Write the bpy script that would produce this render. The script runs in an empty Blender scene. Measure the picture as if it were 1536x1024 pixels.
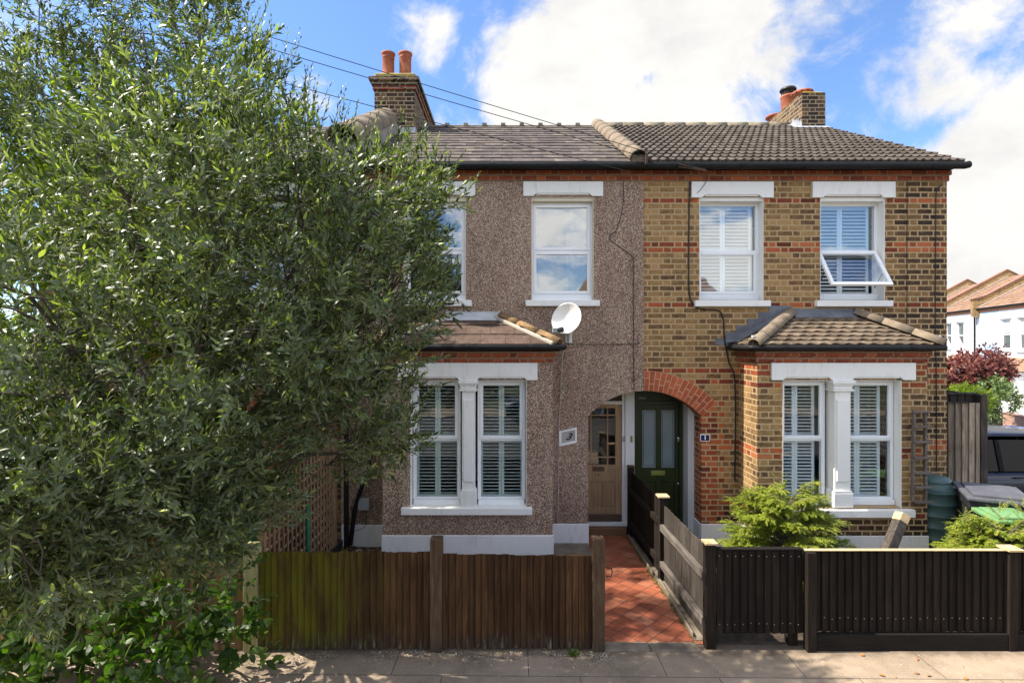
import bpy, math, random
import numpy as np
from mathutils import Vector, Matrix, noise
from mathutils.geometry import tessellate_polygon
random.seed(7)
RNG = np.random.default_rng(11)
SC = bpy.context.scene
COL = SC.collection
F = 800.0; CZ = 2.95          # focal length in photo pixels, camera height
D = 7.69; B = 7.08; FR = 5.12  # distances: house front, bay front, garden fence
def X(px, d=D): return (px - 768) * d / F
def Z(py, d=D): return CZ + (512 - py) * d / F
BASE = {}

# ------------------------------------------------------------------ objects
def setp(o, label=None, cat=None, group=None, kind=None):
    if label: o['label'] = label
    if cat: o['category'] = cat
    if group: o['group'] = group
    if kind: o['kind'] = kind
def thing(name, label, cat, loc=(0, 0, 0), group=None, rotz=0, local=False):
    o = bpy.data.objects.new(name, None); COL.objects.link(o)
    o.location = loc; o.rotation_euler = (0, 0, rotz)
    o.empty_display_size = 0.2
    setp(o, label, cat, group)
    BASE[o] = Vector((0, 0, 0)) if local else Vector(loc)
    return o
def copy_tree(o, parent=None):
    c = o.copy(); COL.objects.link(c); c.parent = parent
    BASE[c] = BASE.get(o, Vector())
    for ch in list(o.children): copy_tree(ch, c)
    return c

class MB:
    def __init__(s): s.v = []; s.f = []; s.m = []; s.sm = []
    def add(s, pts, faces, mi=0, smooth=False):
        k = len(s.v); s.v.extend([tuple(p) for p in pts])
        for f in faces:
            s.f.append([k + i for i in f]); s.m.append(mi); s.sm.append(smooth)
    def quad(s, a, b, c, d, mi=0): s.add([a, b, c, d], [(0, 1, 2, 3)], mi)
    def box(s, x0, x1, y0, y1, z0, z1, mi=0):
        if x0 > x1: x0, x1 = x1, x0
        if y0 > y1: y0, y1 = y1, y0
        if z0 > z1: z0, z1 = z1, z0
        p = [(x0,y0,z0),(x1,y0,z0),(x1,y1,z0),(x0,y1,z0),(x0,y0,z1),(x1,y0,z1),(x1,y1,z1),(x0,y1,z1)]
        s.add(p, [(0,3,2,1),(4,5,6,7),(0,1,5,4),(1,2,6,5),(2,3,7,6),(3,0,4,7)], mi)
    def obox(s, c, ax, ay, az, mi=0):
        c = Vector(c); ax = Vector(ax); ay = Vector(ay); az = Vector(az)
        p = [c-ax-ay-az, c+ax-ay-az, c+ax+ay-az, c-ax+ay-az, c-ax-ay+az, c+ax-ay+az, c+ax+ay+az, c-ax+ay+az]
        s.add(p, [(0,3,2,1),(4,5,6,7),(0,1,5,4),(1,2,6,5),(2,3,7,6),(3,0,4,7)], mi)
    def beam(s, p, q, w, h, up=(0, 0, 1), mi=0):
        p = Vector(p); q = Vector(q); a = (q - p); u = Vector(up)
        side = a.cross(u).normalized(); u2 = side.cross(a).normalized()
        s.obox((p + q) / 2, a / 2, side * w / 2, u2 * h / 2, mi)
    def ring(s, x0, x1, z0, z1, w, y0, y1, mi=0, wb=None, wt=None):
        wb = w if wb is None else wb; wt = w if wt is None else wt
        s.box(x0, x0 + w, y0, y1, z0, z1, mi); s.box(x1 - w, x1, y0, y1, z0, z1, mi)
        s.box(x0 + w, x1 - w, y0, y1, z0, z0 + wb, mi); s.box(x0 + w, x1 - w, y0, y1, z1 - wt, z1, mi)
    def tube(s, pts, r, n=8, cap=True, mi=0, smooth=True):
        pts = [Vector(p) for p in pts]; k = len(pts)
        rs = list(r) if hasattr(r, '__len__') else [r] * k
        ref = Vector((0, 0, 1)); vs = []; prev = None
        for i, p in enumerate(pts):
            t = (pts[min(i+1, k-1)] - pts[max(i-1, 0)]).normalized()
            if prev is None:
                a = t.cross(ref)
                if a.length < 0.05: a = t.cross(Vector((1, 0, 0)))
                a.normalize()
            else:
                a = (prev - t * prev.dot(t)); a.normalize()
            prev = a; b = t.cross(a)
            for j in range(n):
                th = 2 * math.pi * j / n
                vs.append(p + (a * math.cos(th) + b * math.sin(th)) * rs[i])
        fs = []
        for i in range(k - 1):
            for j in range(n):
                fs.append((i*n+j, i*n+(j+1) % n, (i+1)*n+(j+1) % n, (i+1)*n+j))
        s.add(vs, fs, mi, smooth)
        if cap:
            s.add(vs[:n][::-1], [tuple(range(n))], mi); s.add(vs[-n:], [tuple(range(n))], mi)
    def lathe(s, c, prof, n=20, mi=0, smooth=True, M=None):
        vs = []; c = Vector(c)
        for (r, z) in prof:
            for j in range(n):
                th = 2 * math.pi * j / n
                p = Vector((r * math.cos(th), r * math.sin(th), z))
                if M: p = M @ p
                vs.append(c + p)
        fs = [(i*n+j, i*n+(j+1) % n, (i+1)*n+(j+1) % n, (i+1)*n+j) for i in range(len(prof)-1) for j in range(n)]
        s.add(vs, fs, mi, smooth)
    def prism(s, outline, holes, front, back, mi=0, mside=None):
        """outline/holes: 2D loops; front/back: functions (a,b)->3D"""
        mside = mi if mside is None else mside
        loops = [outline] + list(holes)
        flat = [p for l in loops for p in l]
        tris = tessellate_polygon([[Vector((a, b, 0)) for a, b in l] for l in loops])
        A = [front(*p) for p in flat]; Bk = [back(*p) for p in flat]
        def area(t): 
            (x0, y0), (x1, y1), (x2, y2) = [flat[i] for i in t]
            return (x1-x0)*(y2-y0) - (x2-x0)*(y1-y0)
        T = [t if area(t) > 0 else t[::-1] for t in tris]
        s.add(A, T, mi); s.add(Bk, [t[::-1] for t in T], mi)
        for li, l in enumerate(loops):
            sa = sum(l[i][0]*l[(i+1) % len(l)][1] - l[(i+1) % len(l)][0]*l[i][1] for i in range(len(l)))
            ccw = sa > 0
            if li > 0: ccw = not ccw
            n = len(l)
            for i in range(n):
                a, b = l[i], l[(i+1) % n]
                if not ccw: a, b = b, a
                s.add([front(*a), back(*a), back(*b), front(*b)], [(0, 1, 2, 3)], mside)
    def prism_xz(s, outline, y0, y1, holes=(), mi=0, mside=None):
        s.prism(outline, holes, lambda a, b: (a, y0, b), lambda a, b: (a, y1, b), mi, mside)
    def build(s, name, mat, parent=None, bev=0, loc=None, seg=1, local=False):
        me = bpy.data.meshes.new(name)
        base = BASE[parent] if parent is not None else Vector(loc or (0, 0, 0))
        if local: base = Vector()
        vs = [(x - base.x, y - base.y, z - base.z) for x, y, z in s.v]
        me.from_pydata(vs, [], s.f)
        mats = mat if isinstance(mat, (list, tuple)) else [mat]
        for m in mats: me.materials.append(m)
        me.polygons.foreach_set('material_index', s.m)
        me.polygons.foreach_set('use_smooth', s.sm)
        me.update()
        o = bpy.data.objects.new(name, me); COL.objects.link(o)
        if parent is not None: o.parent = parent; BASE[o] = base
        else: o.location = loc or (0, 0, 0); BASE[o] = Vector(loc or (0, 0, 0))
        if bev:
            md = o.modifiers.new('bevel', 'BEVEL'); md.width = bev; md.segments = seg
            md.limit_method = 'ANGLE'; md.angle_limit = math.radians(50)
        return o

def np_mesh(name, V, loops, starts, mat, parent=None, loc=None, smooth=False):
    base = BASE[parent] if parent is not None else Vector(loc or (0, 0, 0))
    me = bpy.data.meshes.new(name)
    V = V - np.array(base)[None, :]
    me.vertices.add(len(V)); me.vertices.foreach_set('co', V.astype(np.float32).ravel())
    me.loops.add(len(loops)); me.loops.foreach_set('vertex_index', loops.astype(np.int32))
    me.polygons.add(len(starts)); me.polygons.foreach_set('loop_start', starts.astype(np.int32))
    me.polygons.foreach_set('use_smooth', np.full(len(starts), smooth, dtype=bool))
    me.materials.append(mat); me.update(calc_edges=True); me.validate()
    o = bpy.data.objects.new(name, me); COL.objects.link(o)
    if parent is not None: o.parent = parent; BASE[o] = base
    else: o.location = loc or (0, 0, 0); BASE[o] = base
    return o

# ------------------------------------------------------------------ materials
class NG:
    def __init__(s, name):
        s.mat = bpy.data.materials.new(name); s.mat.use_nodes = True
        s.t = s.mat.node_tree; s.bs = s.t.nodes['Principled BSDF']; s.out = s.t.nodes['Material Output']
    def n(s, ty, **kw):
        nd = s.t.nodes.new(ty)
        for k, v in kw.items(): setattr(nd, k, v)
        return nd
    def put(s, inp, v):
        if hasattr(v, 'is_linked') or isinstance(v, bpy.types.NodeSocket): s.t.links.new(v, inp)
        elif isinstance(v, (tuple, list)) and len(v) == 3 and inp.type == 'RGBA': inp.default_value = (*v, 1)
        else: inp.default_value = v
    def m(s, op, a, b=0.0, c=0.0, clamp=False):
        nd = s.n('ShaderNodeMath', operation=op, use_clamp=clamp)
        s.put(nd.inputs[0], a); s.put(nd.inputs[1], b)
        if len(nd.inputs) > 2: s.put(nd.inputs[2], c)
        return nd.outputs[0]
    def vm(s, op, a, b=None):
        nd = s.n('ShaderNodeVectorMath', operation=op); s.put(nd.inputs[0], a)
        if b is not None: s.put(nd.inputs[1], b)
        return nd.outputs['Value'] if op in ('DISTANCE', 'LENGTH', 'DOT_PRODUCT') else nd.outputs[0]
    def ss(s, v, a, b):
        nd = s.n('ShaderNodeMapRange', interpolation_type='SMOOTHSTEP')
        s.put(nd.inputs[0], v); s.put(nd.inputs[1], a); s.put(nd.inputs[2], b); s.put(nd.inputs[3], 0.0); s.put(nd.inputs[4], 1.0)
        return nd.outputs[0]
    def mix(s, f, a, b, bt='MIX'):
        nd = s.n('ShaderNodeMix', data_type='RGBA', blend_type=bt)
        s.put(nd.inputs[0], f); s.put(nd.inputs[6], a); s.put(nd.inputs[7], b)
        return nd.outputs[2]
    def ramp(s, f, stops, interp='LINEAR'):
        nd = s.n('ShaderNodeValToRGB'); cr = nd.color_ramp; cr.interpolation = interp
        while len(cr.elements) < len(stops): cr.elements.new(0.5)
        for e, (p, c) in zip(cr.elements, stops):
            e.position = p; e.color = (*c, 1) if len(c) == 3 else c
        s.put(nd.inputs[0], f); return nd.outputs[0]
    def pos(s): return s.n('ShaderNodeNewGeometry').outputs['Position']
    def obj(s): return s.n('ShaderNodeTexCoord').outputs['Object']
    def island(s): return s.n('ShaderNodeNewGeometry').outputs['Random Per Island']
    def xyz(s, v):
        nd = s.n('ShaderNodeSeparateXYZ'); s.put(nd.inputs[0], v); return nd.outputs
    def comb(s, x, y, z):
        nd = s.n('ShaderNodeCombineXYZ')
        s.put(nd.inputs[0], x); s.put(nd.inputs[1], y); s.put(nd.inputs[2], z); return nd.outputs[0]
    def scale(s, v, sx, sy, sz, off=(0, 0, 0)):
        nd = s.n('ShaderNodeMapping'); s.put(nd.inputs[0], v)
        nd.inputs['Scale'].default_value = (sx, sy, sz); nd.inputs['Location'].default_value = off
        return nd.outputs[0]
    def noise(s, v, sc, det=4, rough=0.55, dist=0.0, col=False):
        nd = s.n('ShaderNodeTexNoise'); s.put(nd.inputs['Vector'], v)
        nd.inputs['Scale'].default_value = sc; nd.inputs['Detail'].default_value = det
        nd.inputs['Roughness'].default_value = rough; nd.inputs['Distortion'].default_value = dist
        return nd.outputs['Color'] if col else nd.outputs['Fac']
    def vor(s, v, sc, out='Color', feature='F1'):
        nd = s.n('ShaderNodeTexVoronoi', feature=feature); s.put(nd.inputs['Vector'], v)
        nd.inputs['Scale'].default_value = sc; return nd.outputs[out]
    def white(s, v):
        nd = s.n('ShaderNodeTexWhiteNoise', noise_dimensions='3D'); s.put(nd.inputs['Vector'], v); return nd.outputs['Value']
    def bump(s, h, st=0.5, dist=0.01):
        nd = s.n('ShaderNodeBump'); nd.inputs['Strength'].default_value = st; nd.inputs['Distance'].default_value = dist
        s.put(nd.inputs['Height'], h); return nd.outputs[0]
    def fin(s, col=None, rough=0.8, normal=None, metal=0.0, spec=0.5):
        b = s.bs
        if col is not None: s.put(b.inputs['Base Color'], col)
        s.put(b.inputs['Roughness'], rough); s.put(b.inputs['Metallic'], metal)
        s.put(b.inputs['Specular IOR Level'], spec)
        if normal is not None: s.put(b.inputs['Normal'], normal)
        return s.mat

def M_noisy(name, c1, c2, scale=6, rough=0.8, bump=0.2, bsc=60, bdist=0.004, stretch=(1, 1, 1), isl=0.0, metal=0, spec=0.4, c3=None, det=5, coord='obj'):
    g = NG(name); v = g.obj() if coord == 'obj' else g.pos()
    vs = g.scale(v, *stretch)
    if isl:
        r = g.island(); vs = g.vm('ADD', vs, g.comb(g.m('MULTIPLY', r, 37.0), g.m('MULTIPLY', r, 91.0), g.m('MULTIPLY', r, 17.0)))
    f = g.noise(vs, scale, det)
    stops = [(0.3, c1), (0.7, c2)] if c3 is None else [(0.28, c1), (0.5, c2), (0.72, c3)]
    c = g.ramp(f, stops)
    if isl:
        br = g.m('ADD', g.m('MULTIPLY', g.island(), 2 * isl), 1 - isl)
        c = g.mix(1.0, c, g.comb(br, br, br), 'MULTIPLY')
    nrm = g.bump(g.noise(vs, bsc, 4), bump, bdist) if bump else None
    return g.fin(c, rough, nrm, metal, spec)

def M_brick(name, stops, mortar, band_rows=(), band_z=None, redx=None, z0=4.940, coord='pos', soot=0.0, H=0.079, red=None, hdr=True, cornersoot=False):
    """Flemish-bond brick from maths: real size bricks, random colour for each, recessed joints."""
    g = NG(name); P = g.pos() if coord == 'pos' else g.obj()
    x, y, z = g.xyz(P)
    nz = g.noise(P, 14, 3)
    u = g.m('ADD', x, g.m('MULTIPLY', y, 1.0)); v = g.m('SUBTRACT', z, z0 - 100 * H)
    v = g.m('ADD', v, g.m('MULTIPLY', g.m('SUBTRACT', g.noise(P, 3.0, 2), 0.5), 0.006))
    rowf = g.m('DIVIDE', v, H); row = g.m('FLOOR', rowf)
    fv = g.m('MULTIPLY', g.m('FRACT', rowf), H)
    par = g.m('MODULO', row, 2.0)
    uu = g.m('ADD', g.m('ADD', u, 50.0), g.m('MULTIPLY', par, 0.169))
    uu = g.m('ADD', uu, g.m('MULTIPLY', g.white(g.comb(row, 3.0, 1.0)), 0.02))
    Pd = 0.338; cf = g.m('DIVIDE', uu, Pd); c = g.m('FLOOR', cf); fu = g.m('MULTIPLY', g.m('FRACT', cf), Pd)
    isH = g.m('GREATER_THAN', fu, 0.2265); loc = g.m('SUBTRACT', fu, g.m('MULTIPLY', isH, 0.2265))
    w = g.m('SUBTRACT', 0.2265, g.m('MULTIPLY', isH, 0.115))
    e = g.m('MINIMUM', g.m('MINIMUM', loc, g.m('SUBTRACT', w, loc)), g.m('MINIMUM', fv, g.m('SUBTRACT', H, fv)))
    e = g.m('ADD', e, g.m('MULTIPLY', g.m('SUBTRACT', g.noise(P, 32, 4, .7), 0.5), 0.016))
    face = g.ss(e, 0.0080, 0.0125)
    idv = g.comb(g.m('ADD', g.m('MULTIPLY', c, 2.0), isH), row, 7.0)
    rnd = g.white(idv)
    rnd = g.m('ADD', g.m('MULTIPLY', rnd, 0.42), g.m('MULTIPLY', g.noise(g.scale(P, 1, 1, 1.7), 15, 6, 0.8), 1.05)); rnd = g.m('SUBTRACT', rnd, 0.20)
    rnd = g.m('ADD', rnd, g.m('MULTIPLY', g.m('SUBTRACT', g.noise(P, 1.1, 3), 0.5), 0.5))
    if cornersoot:
        cs = g.m('MULTIPLY', g.ss(x, 4.6, 6.2), 0.30); rnd = g.m('SUBTRACT', rnd, cs)
        lowd = g.m('MULTIPLY', g.m('SUBTRACT', 1.0, g.ss(z, 0.5, 0.75)), 0.35); rnd = g.m('SUBTRACT', rnd, lowd)
    if soot: rnd = g.m('SUBTRACT', rnd, soot)
    col = g.ramp(rnd, stops)
    if red is not None:
        rr = g.white(g.comb(g.m('ADD', g.m('MULTIPLY', c, 2.0), isH), row, 19.0))
        rr = g.m('ADD', g.m('MULTIPLY', rr, 0.75), g.m('MULTIPLY', g.noise(P, 20, 5, .75), 0.5)); rr = g.m('SUBTRACT', rr, .10)
        rc = g.ramp(rr, red)
        mask = 0.0
        for b in band_rows:      # rows counted from z0 (0 = the first row above z0)
            d = g.m('ABSOLUTE', g.m('SUBTRACT', row, 100.0 + b)); mk = g.m('LESS_THAN', d, 0.5)
            mask = mk if mask == 0.0 else g.m('MAXIMUM', mask, mk)
        if redx:
            xa, xb, zt = redx
            tooth = g.m('ADD', xb, g.m('MULTIPLY', par, 0.11))
            mk = g.m('MULTIPLY', g.m('MULTIPLY', g.m('LESS_THAN', x, tooth), g.m('GREATER_THAN', x, xa)), g.m('LESS_THAN', z, zt))
            mask = g.m('MAXIMUM', mask, mk)
        if band_z:
            mk = g.m('MULTIPLY', g.m('GREATER_THAN', z, band_z[0]), g.m('LESS_THAN', z, band_z[1]))
            mask = mk if mask == 0.0 else g.m('MAXIMUM', mask, mk)
        if mask != 0.0: col = g.mix(mask, col, rc)
    fine = g.noise(P, 90, 4, 0.7)
    col = g.mix(g.m('MULTIPLY', fine, 0.6), col, g.mix(1.0, col, (0.45, 0.42, 0.4), 'MULTIPLY'))
    mc = g.mix(g.noise(P, 5, 4), mortar, tuple(a * 0.6 for a in mortar))
    out = g.mix(face, mc, col)
    h = g.m('ADD', face, g.m('MULTIPLY', fine, 0.35))
    return g.fin(out, 0.9, g.bump(h, 0.75, 0.009), spec=0.25)

STOCK = [(0.04, (0.034, 0.024, 0.019)), (0.22, (0.090, 0.055, 0.033)), (0.40, (0.21, 0.120, 0.052)),
         (0.60, (0.34, 0.205, 0.084)), (0.78, (0.45, 0.285, 0.125)), (0.97, (0.38, 0.18, 0.08))]
REDS = [(0.1, (0.10, 0.026, 0.017)), (0.4, (0.26, 0.062, 0.030)), (0.7, (0.45, 0.115, 0.042)), (0.95, (0.50, 0.18, 0.08))]
MORT = (0.52, 0.37, 0.20)
# band rows relative to z0 = 4.940 (rows of 79 mm)
BANDS = (0, -8, -9, -19, -31, -33, -44, -45, -55)
m_brick = M_brick('stock_brick', STOCK, MORT, BANDS, redx=(2.0, 2.95, 2.12), red=REDS, cornersoot=True)
m_brick_bay = M_brick('stock_brick_bay', STOCK, MORT, (0, -8, -9, -19, -31, -33, -44, -45, -55), band_z=(2.57, 3.2), red=REDS, cornersoot=True)
m_brick_red = M_brick('red_brick', REDS, (0.33, 0.22, 0.15), red=REDS, soot=0.05)
m_brick_dark = M_brick('dark_neighbour_brick', STOCK, (0.2, 0.15, 0.1), soot=0.25)
m_brick_chim = M_brick('sooty_chimney_brick', STOCK, (0.38, 0.29, 0.19), soot=0.33, coord='pos')
m_brick_chim2 = M_brick('stained_chimney_brick', STOCK, (0.34, 0.27, 0.18), soot=0.30, coord='pos')
m_brick_far = M_brick('garden_wall_brick', [(0.2, (0.3, 0.1, 0.06)), (0.6, (0.5, 0.22, 0.14)), (0.9, (0.58, 0.34, 0.24))], (0.5, 0.42, 0.35), coord='obj', z0=0)

def mk_pebble():
    g = NG('pebbledash'); P = g.pos()
    r = g.white(g.vm('ADD', g.vor(P, 98, 'Position'), (0.13, 0.7, 0.3)))
    r2 = g.m('ADD', g.m('MULTIPLY', r, 0.8), g.m('MULTIPLY', g.noise(P, 1.2, 3), 0.24))
    c = g.ramp(r2, [(0.10, (0.085, 0.048, 0.035)), (0.30, (0.25, 0.150, 0.105)), (0.5, (0.42, 0.275, 0.195)), (0.7, (0.56, 0.395, 0.29)), (0.88, (0.80, 0.665, 0.51))])
    dist = g.vor(P, 98, 'Distance')
    c = g.mix(g.ss(dist, 0.4, 0.85), c, (0.16, 0.11, 0.085))
    c = g.mix(g.m('MULTIPLY', g.ss(g.noise(g.scale(P, 2.2, 1, .4), 1.6, 5, .65), 0.42, 0.75), 0.6), c, g.mix(1.0, c, (.6, .57, .55), 'MULTIPLY'))
    h = g.m('SUBTRACT', 1.0, dist)
    return g.fin(c, 0.75, g.bump(h, 0.9, 0.012), spec=0.35)
m_pebble = mk_pebble()

def mk_white(name, c=(0.78, 0.77, 0.74), rough=0.5, dirt=0.5, crack=False):
    g = NG(name); P = g.pos()
    d = g.ss(g.noise(g.scale(P, 1, 1, 0.30), 7, 6, 0.75), 0.50, 0.85)
    d2 = g.ss(g.noise(P, 40, 4, 0.7), 0.6, 0.8)
    col = g.mix(g.m('MULTIPLY', d, dirt), c, (0.36, 0.33, 0.27))
    col = g.mix(g.m('MULTIPLY', d2, dirt * 0.6), col, (0.42, 0.38, 0.32))
    return g.fin(col, rough, g.bump(g.noise(P, 70, 3), 0.12, 0.003), spec=0.4)
m_render = mk_white('white_masonry_paint', rough=0.7)
m_plinth = mk_white('white_plinth_paint', (0.72, 0.72, 0.72), 0.75, 0.75)
m_upvc = mk_white('white_window_frame', (0.82, 0.83, 0.84), 0.3, 0.10)
m_cream = mk_white('cream_render', (0.62, 0.56, 0.44), 0.7, 0.4)
m_shut = mk_white('white_shutter', (0.74, 0.78, 0.78), 0.4, 0.05)
m_shutg = mk_white('sage_shutter', (0.58, 0.66, 0.60), 0.4, 0.05)
m_bargeb = mk_white('painted_wood', (0.66, 0.65, 0.63), 0.5, 0.4)
m_plaster = mk_white('room_plaster', (0.42, 0.40, 0.37), 0.9, 0.1)

def mk_glass(name='window_glass', tint=(0.85, 0.9, 0.92), refl=1.0, frost=0.0):
    g = NG(name)
    tr = g.n('ShaderNodeBsdfTransparent'); tr.inputs[0].default_value = (*tint, 1)
    gl = g.n('ShaderNodeBsdfGlossy'); gl.inputs['Roughness'].default_value = 0.01 + frost
    gl.inputs['Color'].default_value = (1, 1, 1, 1)
    bn = g.bump(g.noise(g.pos(), 2.5, 2), 0.03, 0.05); g.t.links.new(bn, gl.inputs['Normal'])
    lw = g.n('ShaderNodeLayerWeight'); lw.inputs['Blend'].default_value = .5
    f = g.m('MULTIPLY', g.m('ADD', .05, g.m('MULTIPLY', g.m('POWER', lw.outputs['Facing'], 5.0), .95)), refl, clamp=True)
    mx = g.n('ShaderNodeMixShader'); g.t.links.new(f, mx.inputs[0]); g.t.links.new(tr.outputs[0], mx.inputs[1]); g.t.links.new(gl.outputs[0], mx.inputs[2])
    g.t.links.new(mx.outputs[0], g.out.inputs[0]); return g.mat
m_glass = mk_glass(refl=2.6, tint=(.93, .96, .98))
m_glass_sky = mk_glass('mirroring_window_glass', refl=4.2, tint=(.62, .66, .68))
m_glass_low = mk_glass('bay_glass', refl=1.0, tint=(.94, .96, .97))
m_frost = M_noisy('frosted_glass', (0.16, 0.20, 0.22), (0.20, 0.24, 0.26), 3, 0.18, 0.02, spec=0.8)

def mk_wood(name, c1, c2, c3, axis='z', isl=0.25, rough=0.8, moss=None, fade=None, bump=0.4):
    g = NG(name); P = g.pos(); r = g.island()
    st = {'z': (9, 9, 0.55), 'x': (0.55, 9, 9), 'y': (9, 0.55, 9)}[axis]
    v = g.vm('ADD', g.scale(P, *st), g.comb(g.m('MULTIPLY', r, 57.0), g.m('MULTIPLY', r, 31.0), g.m('MULTIPLY', r, 83.0)))
    f = g.noise(v, 4.5, 6, 0.65, 0.6)
    f2 = g.noise(P, 3.0, 4)
    col = g.ramp(g.m('ADD', g.m('MULTIPLY', f, 0.75), g.m('MULTIPLY', f2, 0.25)), [(0.3, c1), (0.5, c2), (0.7, c3)])
    br = g.m('ADD', g.m('MULTIPLY', r, 2 * isl), 1 - isl)
    col = g.mix(1.0, col, g.comb(br, br, br), 'MULTIPLY')
    x, y, z = g.xyz(P)
    if moss:
        mk = g.m('MULTIPLY', g.m('SUBTRACT', 1.0, g.ss(g.m('ADD', x, g.m('MULTIPLY', g.noise(g.scale(P, 8, 8, 1.2), 1.6, 4), 1.4)), moss[0], moss[1])), g.ss(g.noise(g.scale(P, 5, 5, 1), 2, 4), 0.25, 0.6))
        col = g.mix(g.m('MULTIPLY', mk, 0.85), col, moss[2])
    if fade:   # pale salt and dirt marks just above the ground
        lo = g.m('SUBTRACT', 1.0, g.ss(g.m('ADD', z, g.m('MULTIPLY', g.noise(g.scale(P, 14, 14, 2), 1.5, 3), 0.25)), 0.1, 0.36))
        pk = g.ss(g.noise(g.scale(P, 22, 22, 3), 1.5, 5, 0.7), 0.52, 0.7)
        col = g.mix(g.m('MULTIPLY', lo, 0.7), col, (0.035, 0.028, 0.022))
        col = g.mix(g.m('MULTIPLY', g.m('MULTIPLY', lo, pk), 0.55), col, fade)
    # nail heads / knots
    kn = g.ss(g.vor(g.scale(v, 1, 1, 3), 1.1, 'Distance'), 0.13, 0.05)
    col = g.mix(g.m('MULTIPLY', kn, 0.5), col, (0.03, 0.02, 0.014))
    return g.fin(col, rough, g.bump(f, bump, 0.004), spec=0.15)
m_fence = mk_wood('brown_fence_wood', (0.020, 0.010, 0.005), (0.060, 0.029, 0.012), (0.115, 0.060, 0.027), moss=(-1.5, -0.3, (0.115, 0.112, 0.008)), fade=(0.34, 0.29, 0.22), isl=0.35)
m_fencex = mk_wood('brown_fence_rail', (0.06, 0.03, 0.015), (0.12, 0.06, 0.025), (0.18, 0.09, 0.04), axis='x')
m_post_old = mk_wood('weathered_post', (0.035, 0.021, 0.013), (0.075, 0.046, 0.026), (0.14, 0.095, 0.058), fade=(0.25, 0.2, 0.15))
m_post_lichen = mk_wood('lichen_post', (0.19, 0.17, 0.07), (0.32, 0.28, 0.14), (0.42, 0.38, 0.22))
m_tan = mk_wood('tan_fence_wood', (0.16, 0.09, 0.045), (0.28, 0.18, 0.09), (0.38, 0.27, 0.15))
m_black = mk_wood('black_stained_wood', (0.007, 0.005, 0.004), (0.014, 0.010, 0.0075), (0.03, 0.021, 0.016), isl=0.3, rough=0.9)
m_blackx = mk_wood('black_stained_rail', (0.006, 0.005, 0.0045), (0.011, 0.009, 0.0075), (0.02, 0.016, 0.013), axis='x', isl=0.2, rough=0.9)
m_greyw = mk_wood('weathered_grey_wood', (0.022, 0.018, 0.015), (0.05, 0.042, 0.035), (0.12, 0.10, 0.085), isl=0.25)
m_greyy = mk_wood('weathered_grey_rail', (0.05, 0.042, 0.037), (0.10, 0.085, 0.074), (0.17, 0.15, 0.13), axis='y', isl=0.15)
m_sidefence = mk_wood('side_fence_wood', (0.10, 0.075, 0.05), (0.33, 0.26, 0.19), (0.56, 0.48, 0.36), isl=0.7)
m_pale = mk_wood('fresh_cut_wood', (0.40, 0.27, 0.14), (0.52, 0.37, 0.20), (0.60, 0.45, 0.27), axis='x', isl=0.05)
m_ladder = mk_wood('old_ladder_wood', (0.07, 0.055, 0.05), (0.12, 0.10, 0.09), (0.2, 0.17, 0.15), axis='x', isl=0.2)
m_oak = mk_wood('bare_oak_door', (0.19, 0.115, 0.06), (0.30, 0.19, 0.105), (0.38, 0.26, 0.155), isl=0.08, rough=0.5)
m_oakdark = mk_wood('dark_oak', (0.05, 0.035, 0.022), (0.09, 0.06, 0.04), (0.14, 0.10, 0.06), axis='x', isl=0.05)
m_step = mk_wood('timber_step', (0.10, 0.055, 0.03), (0.16, 0.09, 0.05), (0.21, 0.125, 0.075), axis='x', isl=0.05)
m_trellis = mk_wood('trellis_wood', (0.14, 0.085, 0.05), (0.24, 0.155, 0.095), (0.32, 0.22, 0.14), isl=0.2)

m_slate = M_noisy('roof_slate', (0.055, 0.045, 0.042), (0.090, 0.074, 0.066), 5, 0.85, 0.3, 70, isl=0.25, coord='pos', c3=(0.18, 0.145, 0.11), spec=.25)
def mk_tile(name, c1, c2, c3, lich, lamt, isl=0.25, rough=0.9):
    g = NG(name); P = g.pos(); r = g.island()
    col = g.ramp(g.noise(P, 8, 5, 0.7), [(0.3, c1), (0.5, c2), (0.7, c3)])
    br = g.m('ADD', g.m('MULTIPLY', r, 2 * isl), 1 - isl)
    col = g.mix(1.0, col, g.comb(br, br, br), 'MULTIPLY')
    l = g.ss(g.noise(P, 26, 5, 0.7), 0.60, 0.68)
    col = g.mix(g.m('MULTIPLY', l, lamt), col, lich)
    return g.fin(col, rough, g.bump(g.noise(P, 60, 5), 0.4, 0.006), spec=0.2)
m_ctile = mk_tile('concrete_roof_tile', (0.042, 0.034, 0.029), (0.070, 0.057, 0.047), (0.105, 0.087, 0.072), (0.28, 0.25, 0.20), 0.5)
m_btile = mk_tile('scalloped_bay_tile', (0.075, 0.055, 0.038), (0.125, 0.092, 0.064), (0.17, 0.13, 0.095), (0.50, 0.45, 0.37), 0.8)
m_bslate = mk_tile('brown_bay_slate', (0.06, 0.038, 0.03), (0.09, 0.06, 0.046), (0.12, 0.082, 0.062), (0.45, 0.42, 0.36), 0.35, 0.12)
m_coping = mk_tile('round_coping', (0.14, 0.108, 0.075), (0.20, 0.157, 0.112), (0.26, 0.21, 0.155), (0.5, 0.45, 0.38), 0.3, 0.08)
m_hiptile = mk_tile('lichened_hip_tile', (0.08, 0.055, 0.035), (0.22, 0.135, 0.065), (0.33, 0.22, 0.11), (0.6, 0.5, 0.35), 0.4, 0.2)
m_mortarw = M_noisy('pale_mortar', (0.36, 0.32, 0.26), (0.50, 0.45, 0.38), 10, 0.9, 0.5, 50)
m_ridge = mk_tile('ridge_tile', (0.14, 0.12, 0.09), (0.22, 0.19, 0.14), (0.3, 0.26, 0.19), (0.36, 0.33, 0.2), 0.4)
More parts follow.
